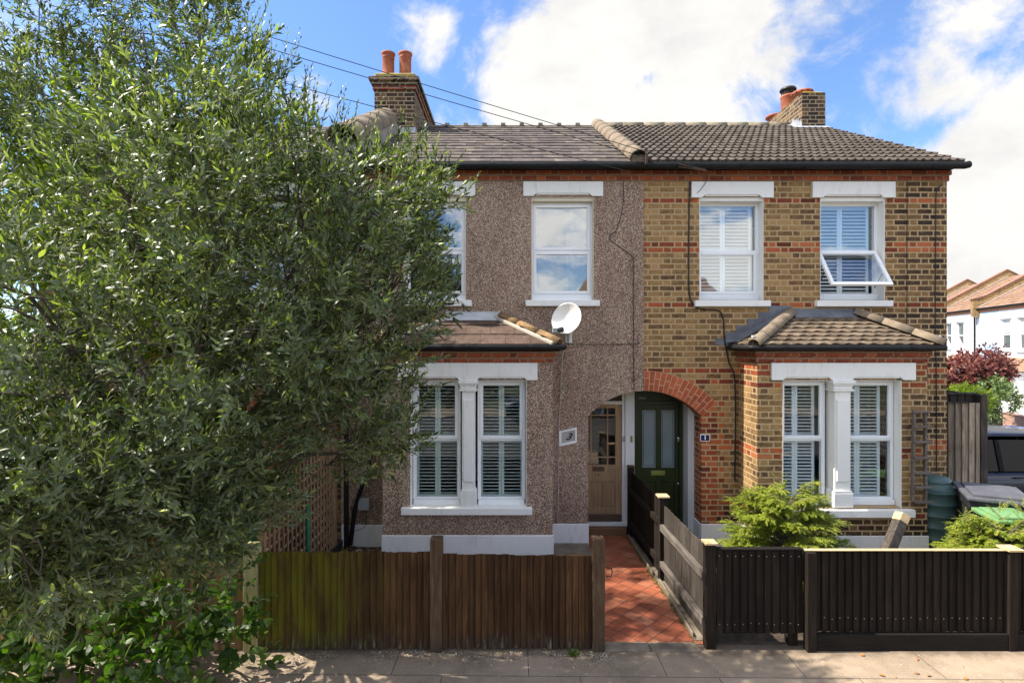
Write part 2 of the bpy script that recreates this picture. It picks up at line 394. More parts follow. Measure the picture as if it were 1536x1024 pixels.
m_rendgrey = M_noisy('grey_parapet_render', (0.20, 0.175, 0.15), (0.33, 0.29, 0.25), 3, 0.9, 0.3, 40, coord='pos')
m_lead = M_noisy('lead_flashing', (0.09, 0.097, 0.11), (0.17, 0.18, 0.20), 6, 0.55, 0.3, 25, metal=0.2, coord='pos')
m_leadm = M_noisy('weathered_lead', (0.24, 0.25, 0.27), (0.38, 0.39, 0.41), 6, 0.6, 0.3, 25, metal=0.1, coord='pos')
m_leadb = M_noisy('pale_lead', (0.36, 0.38, 0.40), (0.52, 0.53, 0.55), 6, 0.55, 0.3, 25, metal=0.2, coord='pos')
m_gutter = M_noisy('black_gutter', (0.007, 0.007, 0.008), (0.014, 0.014, 0.015), 8, 0.55, 0.1, 20, coord='pos', spec=.2)
m_fascia = M_noisy('black_fascia', (0.006, 0.006, 0.006), (0.01, 0.01, 0.01), 8, 0.7, 0.1, 20, coord='pos', spec=.15)
m_terra = M_noisy('terracotta_pot', (0.22, 0.06, 0.03), (0.32, 0.09, 0.042), 7, 0.8, 0.2, 50, c3=(0.40, 0.15, 0.08), coord='pos')
m_capyel = M_noisy('lichened_cap', (0.12, 0.11, 0.08), (0.30, 0.25, 0.09), 4, 0.95, 0.5, 40, c3=(0.50, 0.36, 0.07), coord='pos')
m_cable = M_noisy('black_cable', (0.01, 0.01, 0.01), (0.02, 0.02, 0.02), 8, 0.5, 0)
m_cablegrey = M_noisy('grey_cable', (0.4, 0.39, 0.37), (0.5, 0.49, 0.47), 8, 0.5, 0)
m_metal = M_noisy('galvanised_metal', (0.42, 0.43, 0.44), (0.55, 0.56, 0.57), 10, 0.35, 0.05, metal=0.8)
m_chrome = M_noisy('chrome', (0.6, 0.6, 0.6), (0.7, 0.7, 0.7), 4, 0.2, 0, metal=1.0)
m_brass = M_noisy('dull_brass', (0.30, 0.22, 0.10), (0.4, 0.3, 0.14), 4, 0.35, 0, metal=1.0)
m_iron = M_noisy('rusty_iron', (0.04, 0.025, 0.02), (0.08, 0.045, 0.03), 20, 0.8, 0.2)
m_blackpl = M_noisy('black_plastic', (0.018, 0.018, 0.02), (0.03, 0.03, 0.034), 8, 0.45, 0.1, 90)
m_binlid = M_noisy('grey_bin_lid', (0.065, 0.065, 0.075), (0.10, 0.10, 0.115), 8, 0.5, 0.1, 90)
m_greenlid = M_noisy('green_bin_lid', (0.10, 0.22, 0.08), (0.15, 0.28, 0.12), 5, 0.6, 0.1, 60)
m_butt = M_noisy('green_water_butt', (0.045, 0.085, 0.082), (0.07, 0.12, 0.115), 3, 0.45, 0.1, 50)
m_greendoor = M_noisy('dark_green_paint', (0.020, 0.027, 0.009), (0.027, 0.035, 0.012), 5, 0.3, 0.05, 30)
m_greyplas = M_noisy('grey_plastic', (0.22, 0.24, 0.25), (0.3, 0.32, 0.33), 5, 0.5, 0)
m_bluesign = M_noisy('blue_enamel', (0.006, 0.01, 0.09), (0.01, 0.016, 0.12), 5, 0.2, 0)
m_whitesign = M_noisy('white_enamel', (0.75, 0.75, 0.75), (0.8, 0.8, 0.8), 5, 0.3, 0)
m_stone = M_noisy('grey_plaque', (0.30, 0.28, 0.26), (0.46, 0.43, 0.40), 60, 0.8, 0.4, 120)
m_inkblack = M_noisy('black_lettering', (0.01, 0.01, 0.01), (0.015, 0.015, 0.015), 5, 0.5, 0)
m_dish = M_noisy('white_dish', (0.70, 0.69, 0.66), (0.78, 0.77, 0.74), 2, 0.3, 0)
m_curtain = M_noisy('white_curtain', (0.62, 0.62, 0.62), (0.72, 0.72, 0.72), 3, 0.9, 0.1)
m_bark = M_noisy('tree_bark', (0.07, 0.055, 0.042), (0.16, 0.13, 0.10), 5, 0.95, 0.8, 18, 0.02, stretch=(3, 3, 0.6))
m_twig = M_noisy('twig', (0.13, 0.105, 0.06), (0.22, 0.19, 0.11), 9, 0.9, 0)
m_soil = M_noisy('garden_soil', (0.020, 0.014, 0.010), (0.055, 0.038, 0.027), 9, 0.95, 0.8, 30, 0.03, coord='pos', c3=(0.10, 0.068, 0.045))
m_threshold = M_noisy('worn_concrete', (0.08, 0.066, 0.05), (0.16, 0.13, 0.095), 5, 0.9, 0.5, 40, coord='pos', c3=(0.24, 0.20, 0.15))
m_asphalt = M_noisy('asphalt', (0.06, 0.058, 0.055), (0.09, 0.086, 0.08), 4, 0.9, 0.5, 120, coord='pos')
m_field = M_noisy('ground_earth', (0.06, 0.07, 0.035), (0.11, 0.11, 0.06), 0.3, 0.95, 0.3, 3, coord='pos')

def mk_pathtile():
    g = NG('quarry_tile_path'); P = g.pos(); x, y, z = g.xyz(P)
    a = g.m('DIVIDE', g.m('ADD', x, y), 0.2165); b = g.m('DIVIDE', g.m('SUBTRACT', x, y), 0.2165)
    a = g.m('ADD', a, g.m('MULTIPLY', g.m('SUBTRACT', g.noise(P, 4, 2), 0.5), 0.06))
    fa = g.m('FRACT', a); fb = g.m('FRACT', g.m('ADD', b, 100.0))
    e = g.m('MINIMUM', g.m('MINIMUM', fa, g.m('SUBTRACT', 1.0, fa)), g.m('MINIMUM', fb, g.m('SUBTRACT', 1.0, fb)))
    e = g.m('ADD', e, g.m('MULTIPLY', g.m('SUBTRACT', g.noise(P, 60, 2), 0.5), 0.03))
    face = g.ss(e, 0.010, 0.030)
    r = g.white(g.comb(g.m('FLOOR', a), g.m('FLOOR', b), 2.0))
    c = g.ramp(g.m('ADD', g.m('MULTIPLY', r, 0.7), g.m('MULTIPLY', g.noise(P, 12, 5), 0.3)), [(0.1, (0.19, 0.056, 0.030)), (0.4, (0.26, 0.074, 0.038)), (0.7, (0.32, 0.100, 0.052)), (0.95, (0.33, 0.15, 0.09))])
    dirt = g.ss(g.noise(P, 6, 6, 0.7), 0.5, 0.75)
    c = g.mix(g.m('MULTIPLY', dirt, 0.55), c, (0.13, 0.075, 0.05))
    c = g.mix(face, (0.035, 0.022, 0.014), c)
    h = g.m('ADD', face, g.m('MULTIPLY', r, 0.6))
    return g.fin(c, g.m('ADD', 0.5, g.m('MULTIPLY', dirt, 0.3)), g.bump(h, 0.5, 0.004), spec=0.4)
m_path = mk_pathtile()

def mk_pave():
    g = NG('paving_slabs'); P = g.pos(); x, y, z = g.xyz(P)
    nd = g.n('ShaderNodeTexBrick', offset=0.37, offset_frequency=2)
    yy = g.m('ADD', y, g.m('MULTIPLY', x, 0.012))
    g.put(nd.inputs['Vector'], g.comb(g.m('ADD', x, 0.62), g.m('SUBTRACT', yy, 4.71), 0.0))
    nd.inputs['Color1'].default_value = (0, 0, 0, 1); nd.inputs['Color2'].default_value = (1, 1, 1, 1)
    nd.inputs['Scale'].default_value = 1; nd.inputs['Mortar Size'].default_value = 0.0045; nd.inputs['Mortar Smooth'].default_value = 0.1
    nd.inputs['Brick Width'].default_value = 1.22; nd.inputs['Row Height'].default_value = 0.62
    j = nd.outputs['Fac']
    n1 = g.noise(P, 1.6, 8, 0.75); n2 = g.noise(P, 90, 4, 0.75)
    c = g.ramp(g.m('ADD', g.m('MULTIPLY', n1, 0.55), g.m('MULTIPLY', n2, 0.45)), [(0.36, (0.15, 0.125, 0.085)), (0.5, (0.31, 0.238, 0.17)), (0.7, (0.44, 0.35, 0.26))])
    t = g.m('ADD', 0.86, g.m('MULTIPLY', nd.outputs['Color'], 0.2))
    c = g.mix(1.0, c, g.comb(t, t, t), 'MULTIPLY')
    # spots of chewing gum and lichen
    sp = g.ss(g.vor(P, 5, 'Distance'), 0.09, 0.05)
    c = g.mix(g.m('MULTIPLY', sp, 0.4), c, (0.45, 0.42, 0.37))
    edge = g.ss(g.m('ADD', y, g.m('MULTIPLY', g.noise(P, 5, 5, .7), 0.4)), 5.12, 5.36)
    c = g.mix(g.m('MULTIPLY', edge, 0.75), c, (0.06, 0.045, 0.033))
    jj = g.ss(g.m('ADD', j, g.m('MULTIPLY', g.m('SUBTRACT', g.noise(P, 18, 3), 0.5), 0.6)), 0.3, 0.7)
    c = g.mix(g.m('MULTIPLY', jj, .8), c, (0.06, 0.048, 0.036))
    h = g.m('SUBTRACT', g.m('MULTIPLY', n2, 0.3), jj)
    return g.fin(c, 0.9, g.bump(h, 0.5, 0.006), spec=0.25)
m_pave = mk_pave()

def mk_leaf(name, stops, trans=0.3, back=None, rough=0.45, spec=0.5, tcol=None):
    g = NG(name); r = g.island()
    c = g.ramp(r, stops)
    c0 = c
    if back:
        bf = g.n('ShaderNodeNewGeometry').outputs['Backfacing']; c = g.mix(bf, c, back)
    g.fin(c, rough, None, spec=spec)
    tl = g.n('ShaderNodeBsdfTranslucent')
    tc = g.mix(1.0, c0, tcol or (1.9, 2.3, 0.55), 'MULTIPLY'); g.t.links.new(tc, tl.inputs[0])
    mx = g.n('ShaderNodeMixShader'); mx.inputs[0].default_value = trans
    g.t.links.new(g.bs.outputs[0], mx.inputs[1]); g.t.links.new(tl.outputs[0], mx.inputs[2]); g.t.links.new(mx.outputs[0], g.out.inputs[0])
    return g.mat
m_olive = mk_leaf('olive_leaf', [(0.0, (0.020, 0.034, 0.006)), (0.42, (0.048, 0.074, 0.014)), (0.72, (0.13, 0.165, 0.038)), (1.0, (0.42, 0.46, 0.13))], 0.22, (0.125, 0.155, 0.078), 0.45, 0.62)
m_yew = mk_leaf('conifer_needle', [(0.0, (0.08, 0.12, 0.012)), (0.6, (0.21, 0.27, 0.025)), (0.95, (0.42, 0.43, 0.05)), (1.0, (0.45, 0.2, 0.06))], 0.34, None, 0.5, 0.25)
m_broad = mk_leaf('broad_leaf', [(0.0, (0.024, 0.054, 0.008)), (0.7, (0.050, 0.098, 0.012)), (1.0, (0.11, 0.17, 0.022))], 0.38, None, 0.45, 0.5)
m_lime = mk_leaf('yellow_green_leaf', [(0.0, (0.08, 0.12, 0.015)), (0.7, (0.16, 0.21, 0.02)), (1.0, (0.28, 0.30, 0.03))], 0.5, None, 0.5, 0.3)
m_maple = mk_leaf('red_maple_leaf', [(0.0, (0.09, 0.025, 0.025)), (0.6, (0.20, 0.065, 0.055)), (1.0, (0.36, 0.16, 0.12))], 0.25, None, 0.5, 0.3, (1.4, .8, .7))
m_pgreen = mk_leaf('pale_green_leaf', [(0.0, (0.08, 0.13, 0.05)), (0.7, (0.18, 0.25, 0.10)), (1.0, (0.4, 0.42, 0.3))], 0.3, None, 0.5, 0.3)
m_dead = mk_leaf('fallen_leaf', [(0.0, (0.07, 0.035, 0.018)), (0.5, (0.17, 0.085, 0.035)), (0.8, (0.34, 0.22, 0.11)), (1.0, (0.55, 0.48, 0.36))], 0.15, None, 0.7, 0.2, (1, 1, 1))
m_debris = mk_leaf('pale_debris', [(0.0, (0.10, 0.07, 0.045)), (0.5, (0.32, 0.25, 0.17)), (1.0, (0.68, 0.60, 0.48))], 0.1, None, 0.8, 0.2, (1, 1, 1))
m_brownleaf = mk_leaf('orange_brown_leaf', [(0.0, (0.38, 0.15, 0.05)), (1.0, (0.50, 0.22, 0.08))], 0.15, None, 0.7, 0.2, (1, 1, 1))
# ------------------------------------------------------------------ foliage
def unit(a): return a / np.maximum(np.linalg.norm(a, axis=1, keepdims=True), 1e-9)
def leaf_arrays(base, d, w, nrm, L, W, bend=0.15, tipw=0.75):
    """6-vertex leaves. base,d(dir),w(width dir),nrm: (N,3); L,W: (N,)"""
    N = len(base); L = L[:, None]; W = W[:, None]
    v = np.empty((N, 6, 3))
    v[:, 0] = base
    v[:, 1] = base + d * L * .33 + w * W * .5 + nrm * L * bend * .35
    v[:, 2] = base + d * L * .33 - w * W * .5 + nrm * L * bend * .35
    v[:, 3] = base + d * L * .70 + w * W * .5 * tipw + nrm * L * bend * .25
    v[:, 4] = base + d * L * .70 - w * W * .5 * tipw + nrm * L * bend * .25
    v[:, 5] = base + d * L - nrm * L * bend * .25
    o = (np.arange(N) * 6)[:, None]
    lo = (np.array([0, 1, 2, 1, 3, 4, 2, 3, 5, 4])[None, :] + o).ravel()
    st = ((np.arange(N) * 10)[:, None] + np.array([0, 3, 7])[None, :]).ravel()
    return v.reshape(-1, 3), lo, st
def twigs(starts, dirs, tl, pairs, L, W, up=0.25, flat=False, splay=(62, 20), rnd=0.25, droop=0.0, stem=0.0016, lv=0.25):
    """leafy shoots: returns leaf arrays and stem arrays"""
    N = len(starts); dirs = unit(dirs); UP = np.array([0, 0, 1.0])
    rv = unit(RNG.normal(size=(N, 3)))
    if flat: rv = unit(rv * 0.25 + UP)
    a0 = unit(np.cross(dirs, rv)); tl = tl[:, None]
    P = []; 
    def pos(t): return starts + dirs * tl * t + UP * (up - droop * t) * tl * t * t
    def tan(t): return unit(dirs + UP * (2 * up * t - 3 * droop * t * t))
    Bs, Ds, Ws, Ns, Ls, Wd = [], [], [], [], [], []
    for j in range(pairs):
        t = (j + .6) / pairs; T = tan(t); p = pos(t)
        a = unit(a0 - T * np.sum(a0 * T, axis=1, keepdims=True)); b = np.cross(T, a)
        phi = 0.0 if flat else j * math.pi / 2
        for sgn in (-1, 1):
            ph = phi + RNG.normal(0, 0.35, (N, 1)) * (0.4 if flat else 1)
            e = sgn * (a * np.cos(ph) + b * np.sin(ph))
            sp = np.radians(splay[0] + (splay[1] - splay[0]) * t + RNG.normal(0, 9, (N, 1)))
            dd = unit(T * np.cos(sp) + e * np.sin(sp) + RNG.normal(0, rnd * .5, (N, 3)))
            w = unit(np.cross(T, e) if not flat else np.cross(dd, b) + RNG.normal(0, .1, (N, 3)))
            w = unit(w + RNG.normal(0, rnd, (N, 3))); w = unit(w - dd * np.sum(w * dd, axis=1, keepdims=True))
            n = np.cross(dd, w); n *= np.sign(n[:, 2:3] + .2 * np.sum(n * T, axis=1, keepdims=True) + 1e-6)
            sz = (1 - .45 * max(0, t - .6) / .4) * (0.75 + .25 * min(1, t / .2))
            Bs.append(p); Ds.append(dd); Ws.append(w); Ns.append(n)
            Ls.append(L * sz * (1 + RNG.uniform(-lv, lv, N))); Wd.append(W * sz * (1 + RNG.uniform(-lv, lv, N)))
    B_ = np.concatenate(Bs); 
    LA = leaf_arrays(B_, np.concatenate(Ds), np.concatenate(Ws), np.concatenate(Ns), np.concatenate(Ls), np.concatenate(Wd))
    # stems: 3 sided, 4 rings
    rings = []
    for t, r in ((0, 1.5), (.35, 1.2), (.7, .8), (1.0, .35)):
        T = tan(t); p = pos(t); a = unit(a0 - T * np.sum(a0 * T, axis=1, keepdims=True)); b = np.cross(T, a)
        for k in range(3):
            th = 2 * math.pi * k / 3; rings.append(p + (a * math.cos(th) + b * math.sin(th)) * stem * r)
    SV = np.stack(rings, axis=1).reshape(-1, 3); o = (np.arange(N) * 12)[:, None]
    q = []
    for i in range(3):
        for k in range(3): q += [i*3+k, i*3+(k+1) % 3, (i+1)*3+(k+1) % 3, (i+1)*3+k]
    lo = (np.array(q)[None, :] + o).ravel(); st = np.arange(N * 9) * 4
    return LA, (SV, lo, st)
def merge(arrs):
    V, Lo, St = [], [], []; nv = 0; nl = 0
    for v, l, s in arrs:
        V.append(v); Lo.append(l + nv); St.append(s + nl); nv += len(v); nl += len(l)
    return np.concatenate(V), np.concatenate(Lo), np.concatenate(St)
def blob_points(blobs, n, shell=(0.6, 1.0), sq=(1, 1, 1), gate=0.0, gsc=1.6, seed=0):
    """random points in the outer shells of a set of spheres (x,y,z,r[,weight]); returns points and outward dirs"""
    bl = np.array([b[:4] for b in blobs]); w = np.array([(b[4] if len(b) > 4 else 1) * b[3] ** 2 for b in blobs]); w = w / w.sum()
    P = []; O = []
    while len(P) < n:
        i = RNG.choice(len(bl), p=w); d = RNG.normal(size=3); d /= np.linalg.norm(d)
        rr = bl[i, 3] * RNG.uniform(*shell) ** 0.6
        p = bl[i, :3] + d * rr * np.array(sq)
        # skip points buried in another sphere, mostly
        q = np.linalg.norm((bl[:, :3] - p) / np.array(sq), axis=1) / bl[:, 3]; q[i] = 9
        if q.min() < 0.6 and RNG.random() < 0.6: continue
        if gate:
            nv = noise.noise(Vector(p * gsc) + Vector((seed, 0, 0)))
            if nv < -0.5 + gate + RNG.uniform(-.12, .12): continue
        P.append(p); O.append(d)
    return np.array(P), np.array(O)
def limbs(mb, root, targets, r0, r1, wob=0.12, n=7, seg=7):
    for t in targets:
        root = Vector(root); t = Vector(t); pts = []; rs = []
        ph = random.random() * 6
        for i in range(n + 1):
            u = i / n; p = root.lerp(t, u) + Vector((math.sin(ph + u * 5) * wob * u * (1-u) * 2, math.cos(ph * 2 + u * 4) * wob * u * (1-u) * 2, (u * (1-u)) * wob * 2))
            pts.append(p); rs.append(r0 + (r1 - r0) * u)
        mb.tube(pts, rs, seg)

# ------------------------------------------------------------------ roofs
def tile_roof(mb, E0, E1, T0, T1, rows, tw, thick=0.014, gap=0.003, style='slate', wave=0.15, jit=0.002, off=0.5, mi=0):
    E0, E1, T0, T1 = map(Vector, (E0, E1, T0, T1))
    ud = (E1 - E0).normalized(); 
    vd = (T0 - E0) - ud * (T0 - E0).dot(ud); VL = vd.length; vd.normalize(); nrm = ud.cross(vd).normalized()
    if nrm.z < 0: nrm = -nrm
    uL0 = 0.0; uL1 = (T0 - E0).dot(ud); uR0 = (E1 - E0).dot(ud); uR1 = (T1 - E0).dot(ud)
    rh = VL / rows
    for i in range(rows):
        v0 = i * rh; v1 = v0 + rh + 0.012
        fl = (i + 0.3) / rows; a = uL0 + (uL1 - uL0) * fl; b = uR0 + (uR1 - uR0) * fl
        u = a - ((i * off) % 1.0) * tw - tw
        while u < b:
            ua, ub = max(u + gap / 2, a), min(u + tw - gap / 2, b)
            if ub - ua > 0.02:
                if style == 'slate': K = 1
                else: K = max(2, int((ub - ua) / 0.017))
                js = random.uniform(-jit, jit); jh = random.uniform(0, jit)
                bot, top, low = [], [], []
                for k in range(K + 1):
                    uu = ua + (ub - ua) * k / K
                    if style == 'scallop':
                        s = 0.5 - 0.5 * math.cos(2 * math.pi * (uu / wave + (i % 2) * .5)); dv = 0.028 * s - 0.012; hh = 0.004 * s
                    elif style == 'roll':
                        ph = (uu / wave) % 1.0; s = math.exp(-((ph - .5) / .19) ** 2); hh = 0.026 * s; dv = 0
                    else: dv = 0; hh = 0
                    bv = E0 + ud * uu + vd * (v0 + dv + js) + nrm * (thick + hh + jh)
                    bot.append(bv); top.append(E0 + ud * uu + vd * v1 + nrm * (hh + jh * .5))
                    low.append(E0 + ud * uu + vd * (v0 + dv + js + .002) + nrm * (hh * 0.9 - 0.004 if style == 'roll' else -0.003))
                vs = bot + top + low; n = K + 1; fs = []
                for k in range(K):
                    fs.append((k, k+1, n+k+1, n+k)); fs.append((2*n+k, 2*n+k+1, k+1, k))
                if style != 'roll' or True:
                    fs.append((0, n, 2*n)); fs.append((n-1, 3*n-1, 2*n-1))
                mb.add(vs, fs, mi)
            u += tw
    return nrm, vd, ud
def half_round(mb, p, q, r, seg=0.42, gap=0.006, n=10, mi=0, flare=0.004, full=False):
    """ridge or hip tiles laid end to end: half cylinders along p->q"""
    p = Vector(p); q = Vector(q); L = (q - p).length; k = max(1, round(L / seg)); d = (q - p) / L
    side = d.cross(Vector((0, 0, 1))).normalized(); up = side.cross(d).normalized()
    for i in range(k):
        a = p + d * (L * i / k + gap / 2); b = p + d * (L * (i+1) / k - gap / 2)
        vs = []
        for (c, rr) in ((a, r + flare), (b, r)):
            for rad in (rr, rr - 0.018):
                for j in range(n + 1):
                    th = math.pi * (j / n) * 1.0
                    vs.append(c + side * math.cos(th) * rad + up * math.sin(th) * rad)
        m = n + 1; fs = []
        for j in range(n):
            fs.append((j, j+1, 2*m+j+1, 2*m+j)); fs.append((m+j+1, m+j, 3*m+j, 3*m+j+1))
            fs.append((j+1, j, m+j, m+j+1)); fs.append((2*m+j, 2*m+j+1, 3*m+j+1, 3*m+j))
        mb.add(vs, fs, mi, True)

# ------------------------------------------------------------------ windows
def lintel(parent, x0, x1, zt, zb, notches, yf, proud=0.03, depth=0.06, mat=None):
    zu = zb + 0.042; out = [(x0, zt), (x0, zb)]
    for (a, b) in notches: out += [(a, zb), (a + 0.05, zu), (b - 0.05, zu), (b, zb)]
    out += [(x1, zb), (x1, zt)]
    m = MB(); m.prism_xz(out[::-1], yf - proud, yf + depth)
    for (a, b) in notches: m.box(a + 0.045, b - 0.045, yf - proud + 0.012, yf + 0.05, zu - 0.022, zu - 0.001)
    return m.build('lintel', mat or m_render, parent, bev=0.004)
def louvre_panel(m, x0, x1, z0, z1, y, st=0.035, pitch=0.046, tilt=10, sw=0.048, mid=True, ht=.0055):
    m.ring(x0, x1, z0, z1, st, y - 0.012, y + 0.012, wb=0.05, wt=0.05)
    z = z0 + 0.06; t = math.radians(tilt)
    while z < z1 - 0.055:
        m.obox(((x0+x1)/2, y, z + .01), ((x1-x0)/2 - st - .002, 0, 0), (0, math.cos(t) * sw/2, math.sin(t) * sw/2), (0, -ht * math.sin(t), ht * math.cos(t)))
        z += pitch
def window(parent, x0, x1, z0, z1, zm, yf, rec, sash=(True, True), shutters=None, curtain=None, glass=None, open_low=False, sub=True, split=None, label=None, single=False):
    """x0..z1: opening; zm: height of the transom; the frame stands 'rec' behind the wall face yf.
       returns the frame mesh (a part) whose children are panes, sashes, shutters"""
    y = yf + rec; gm = glass or m_glass; fw = 0.045
    m = MB(); zb = z0 + (0.07 if sub else 0.0)
    if sub: m.box(x0 + .01, x1 - .01, y - 0.035, y + 0.06, z0, z0 + .068)
    m.ring(x0, x1, zb, z1, fw, y, y + 0.065, wb=.03, wt=.045)
    m.box(x0 + fw, x1 - fw, y + .002, y + 0.06, zm - .018, zm + .018)
    fr = m.build('window', m_upvc, parent, bev=0.003)
    if label: fr['label'] = label
    def sashring(za, zz, nm, rot=None):
        s = MB(); s.ring(x0 + fw - .012, x1 - fw + .012, za, zz, .042, y - 0.014, y + 0.03)
        o = s.build(nm, m_upvc, fr, bev=0.004)
        return o
    lo0, lo1 = zb + .03, zm - .018; up0, up1 = zm + .018, z1 - .045
    for k, (a, b) in enumerate(((lo0, lo1), (up0, up1))):
        has = sash[k]
        if open_low and k == 0: continue
        if has: sashring(a - .008, b + .008, 'sash')
        i = 0.03 if has else 0.0
        g = MB(); g.box(x0 + fw + i, x1 - fw - i, y + .014, y + .018, a + i, b - i)
        g.build('pane', gm, fr)
    if open_low:
        H = lo1 - lo0 + .03; ang = math.radians(34); px0, px1 = x0 + fw - .012, x1 - fw + .012
        hz = lo1 + .012; hy = y - .012
        ca, sa = math.cos(ang), math.sin(ang)
        def T(x, yy, s): return (x, hy - sa * s + ca * yy, hz - ca * s - sa * yy)   # s: distance down the sash, yy: through it
        s = MB()
        def bx(xa, xb, s0, s1, t0=-.022, t1=.022):
            P = [T(xa,t0,s1),T(xb,t0,s1),T(xb,t1,s1),T(xa,t1,s1),T(xa,t0,s0),T(xb,t0,s0),T(xb,t1,s0),T(xa,t1,s0)]
            s.add(P, [(0,3,2,1),(4,5,6,7),(0,1,5,4),(1,2,6,5),(2,3,7,6),(3,0,4,7)])
        bx(px0, px0+.05, 0, H); bx(px1-.05, px1, 0, H); bx(px0+.05, px1-.05, 0, .05); bx(px0+.05, px1-.05, H-.05, H)
        s.build('open_sash', m_upvc, fr, bev=.004)
        s = MB(); bx(px0+.045, px1-.045, .045, H-.045, -.003, .003); s.build('pane', gm, fr)
        s = MB(); s.beam((px0+.01, y, zb+.12), T(px0+.01, .0, H*.55), .015, .006); s.build('window_stay', m_blackpl, fr); s = MB(); s.beam((px1-.01, y, zb+.12), T(px1-.01, .0, H*.55), .015, .006)
        s.build('window_stay', m_blackpl, fr); s = MB(); s.beam(T((px0+px1)/2-.04, .025, H-.03), T((px0+px1)/2+.06, .025, H-.03), .02, .03)
        s.build('window_handle', m_blackpl, fr)
    if shutters:
        sh = shutters; ys = y + sh.get('y', 0.10)
        s = MB(); xa, xb = x0 + sh.get('in0', .03), x1 - sh.get('in1', .03); xm = xa + (xb - xa) * sh.get('mid', .5)
        for (a, b) in ((z0 + .06, zm - .005), (zm + .005, z1 - .02)):
            t = sh.get('tilt', (10, 10)); tt = t[0] if a < zm - .1 else t[1]
            for (p, q) in ((xa, xm - .002), (xm + .002, xb)):
                louvre_panel(s, p, q, a, b, ys, tilt=tt, pitch=sh.get('pitch', .046), st=sh.get('st', .035), sw=sh.get('sw', .048), ht=sh.get('ht', .0055))
        s.build('shutters', sh.get('mat', m_shut), fr)
    if curtain:
        s = MB(); n = 26; a, b = curtain; vs = []
        for i in range(n + 1):
            u = i / n; xx = a + (b - a) * u; yy = y + .14 + .022 * math.sin(u * 21) + .008 * math.sin(u * 47)
            vs += [(xx, yy, z0 + .1), (xx + .012 * math.sin(u * 9), yy, z1)]
        s.add(vs, [(2*i, 2*i+2, 2*i+3, 2*i+1) for i in range(n)], 0, True)
        o = s.build('curtain', m_curtain, fr); md = o.modifiers.new('t', 'SOLIDIFY'); md.thickness = .003
    return fr
def reveal_paint(m, x0, x1, z0, z1, yf, rec, t=0.006):
    """painted reveal lining of a window opening"""
    m.box(x0, x0 + t, yf - .004, yf + rec, z0, z1); m.box(x1 - t, x1, yf - .004, yf + rec, z0, z1)
    m.box(x0 + t, x1 - t, yf + .003, yf + rec, z1 - t, z1)
def text_mesh(name, body, size, loc, mat, parent, depth=0.003, sh=0, xs=1.0):
    cu = bpy.data.curves.new(name, 'FONT'); cu.body = body; cu.size = size; cu.extrude = depth; cu.align_x = 'CENTER'; cu.align_y = 'CENTER'; cu.shear = sh; cu.offset = .02 * size
    ob = bpy.data.objects.new('tmp', cu); COL.objects.link(ob)
    me = bpy.data.meshes.new_from_object(ob.evaluated_get(bpy.context.evaluated_depsgraph_get()))
    COL.objects.unlink(ob); bpy.data.objects.remove(ob)
    m = MB()
    lx, ly, lz = loc
    vs = [(lx + v.co.x * xs, ly - v.co.z, lz + v.co.y) for v in me.vertices]
    m.add(vs, [tuple(p.vertices) for p in me.polygons]); bpy.data.meshes.remove(me)
    return m.build(name, mat, parent)
# ------------------------------------------------------------------ the houses
XL, XP, XR = -2.46, 1.894, 6.27            # left party line, right party line, right gable
EZ, EY, RY = 5.47, 7.50, 11.05             # eaves height/distance, ridge distance
RZ = Z(190, RY)
ARC_C = (1.913, 1.145); ARC_R = 1.094
def arc(xa, xb, n=16, r=ARC_R):
    out = []
    for i in range(n + 1):
        x = xa + (xb - xa) * i / n; out.append((x, ARC_C[1] + math.sqrt(max(0, r * r - (x - ARC_C[0]) ** 2))))
    return out
WIN_Z = (Z(450), Z(296)); ZM_UP = Z(377.5, D + .15)
def shell(root, x0, x1, xin0, xin1):
    """party walls, floors, back wall, rooms"""
    m = MB()
    m.box(xin0, xin0 + .1, 8.44, 14.4, 0, EZ); m.box(xin1 - .1, xin1, 8.44, 14.4, 0, EZ)
    m.box(xin0 + .1, xin1 - .1, 14.3, 14.4, 0, EZ); m.box(xin0 + .1, xin1 - .1, 11.2, 11.3, 0.03, EZ - .1)
    m.box(xin0 + .1, xin1 - .1, D + .31, 14.3, 2.78, 2.95); m.box(xin0 + .1, xin1 - .1, D + .31, 14.3, 5.36, 5.45)
    return m.build('interior_walls', m_plaster, root)
def gutter(root, pts, r=0.042, name='gutter', joints=4):
    m = MB(); m.tube(pts, r, 12)
    a = Vector(pts[0]); b = Vector(pts[-1])
    segs = [(Vector(pts[i]), Vector(pts[i+1])) for i in range(len(pts)-1)]
    segs.sort(key=lambda s: -(s[1]-s[0]).length); p, q = segs[0]
    for i in range(joints):
        c = p.lerp(q, (i + .5) / joints); d = (q - p).normalized()
        m.tube([c - d * .03, c + d * .03], r + .006, 12)
    return m.build(name, m_gutter, root)
def corbels(root, x0, x1, yf, zs, mat, step=0.022, name='brick_cornice', side=None):
    """oversailing brick courses: zs = heights from bottom to top"""
    m = MB()
    for i in range(len(zs) - 1):
        e = step * (i + 1); xa = x0 - (e if side and 'l' in side else 0); xb = x1 + (e if side and 'r' in side else 0)
        m.box(xa, xb, yf - e, D + .02 if side else yf + .05, zs[i] + (0.0015 if i else 0), zs[i+1])
    return m.build(name, mat, root)
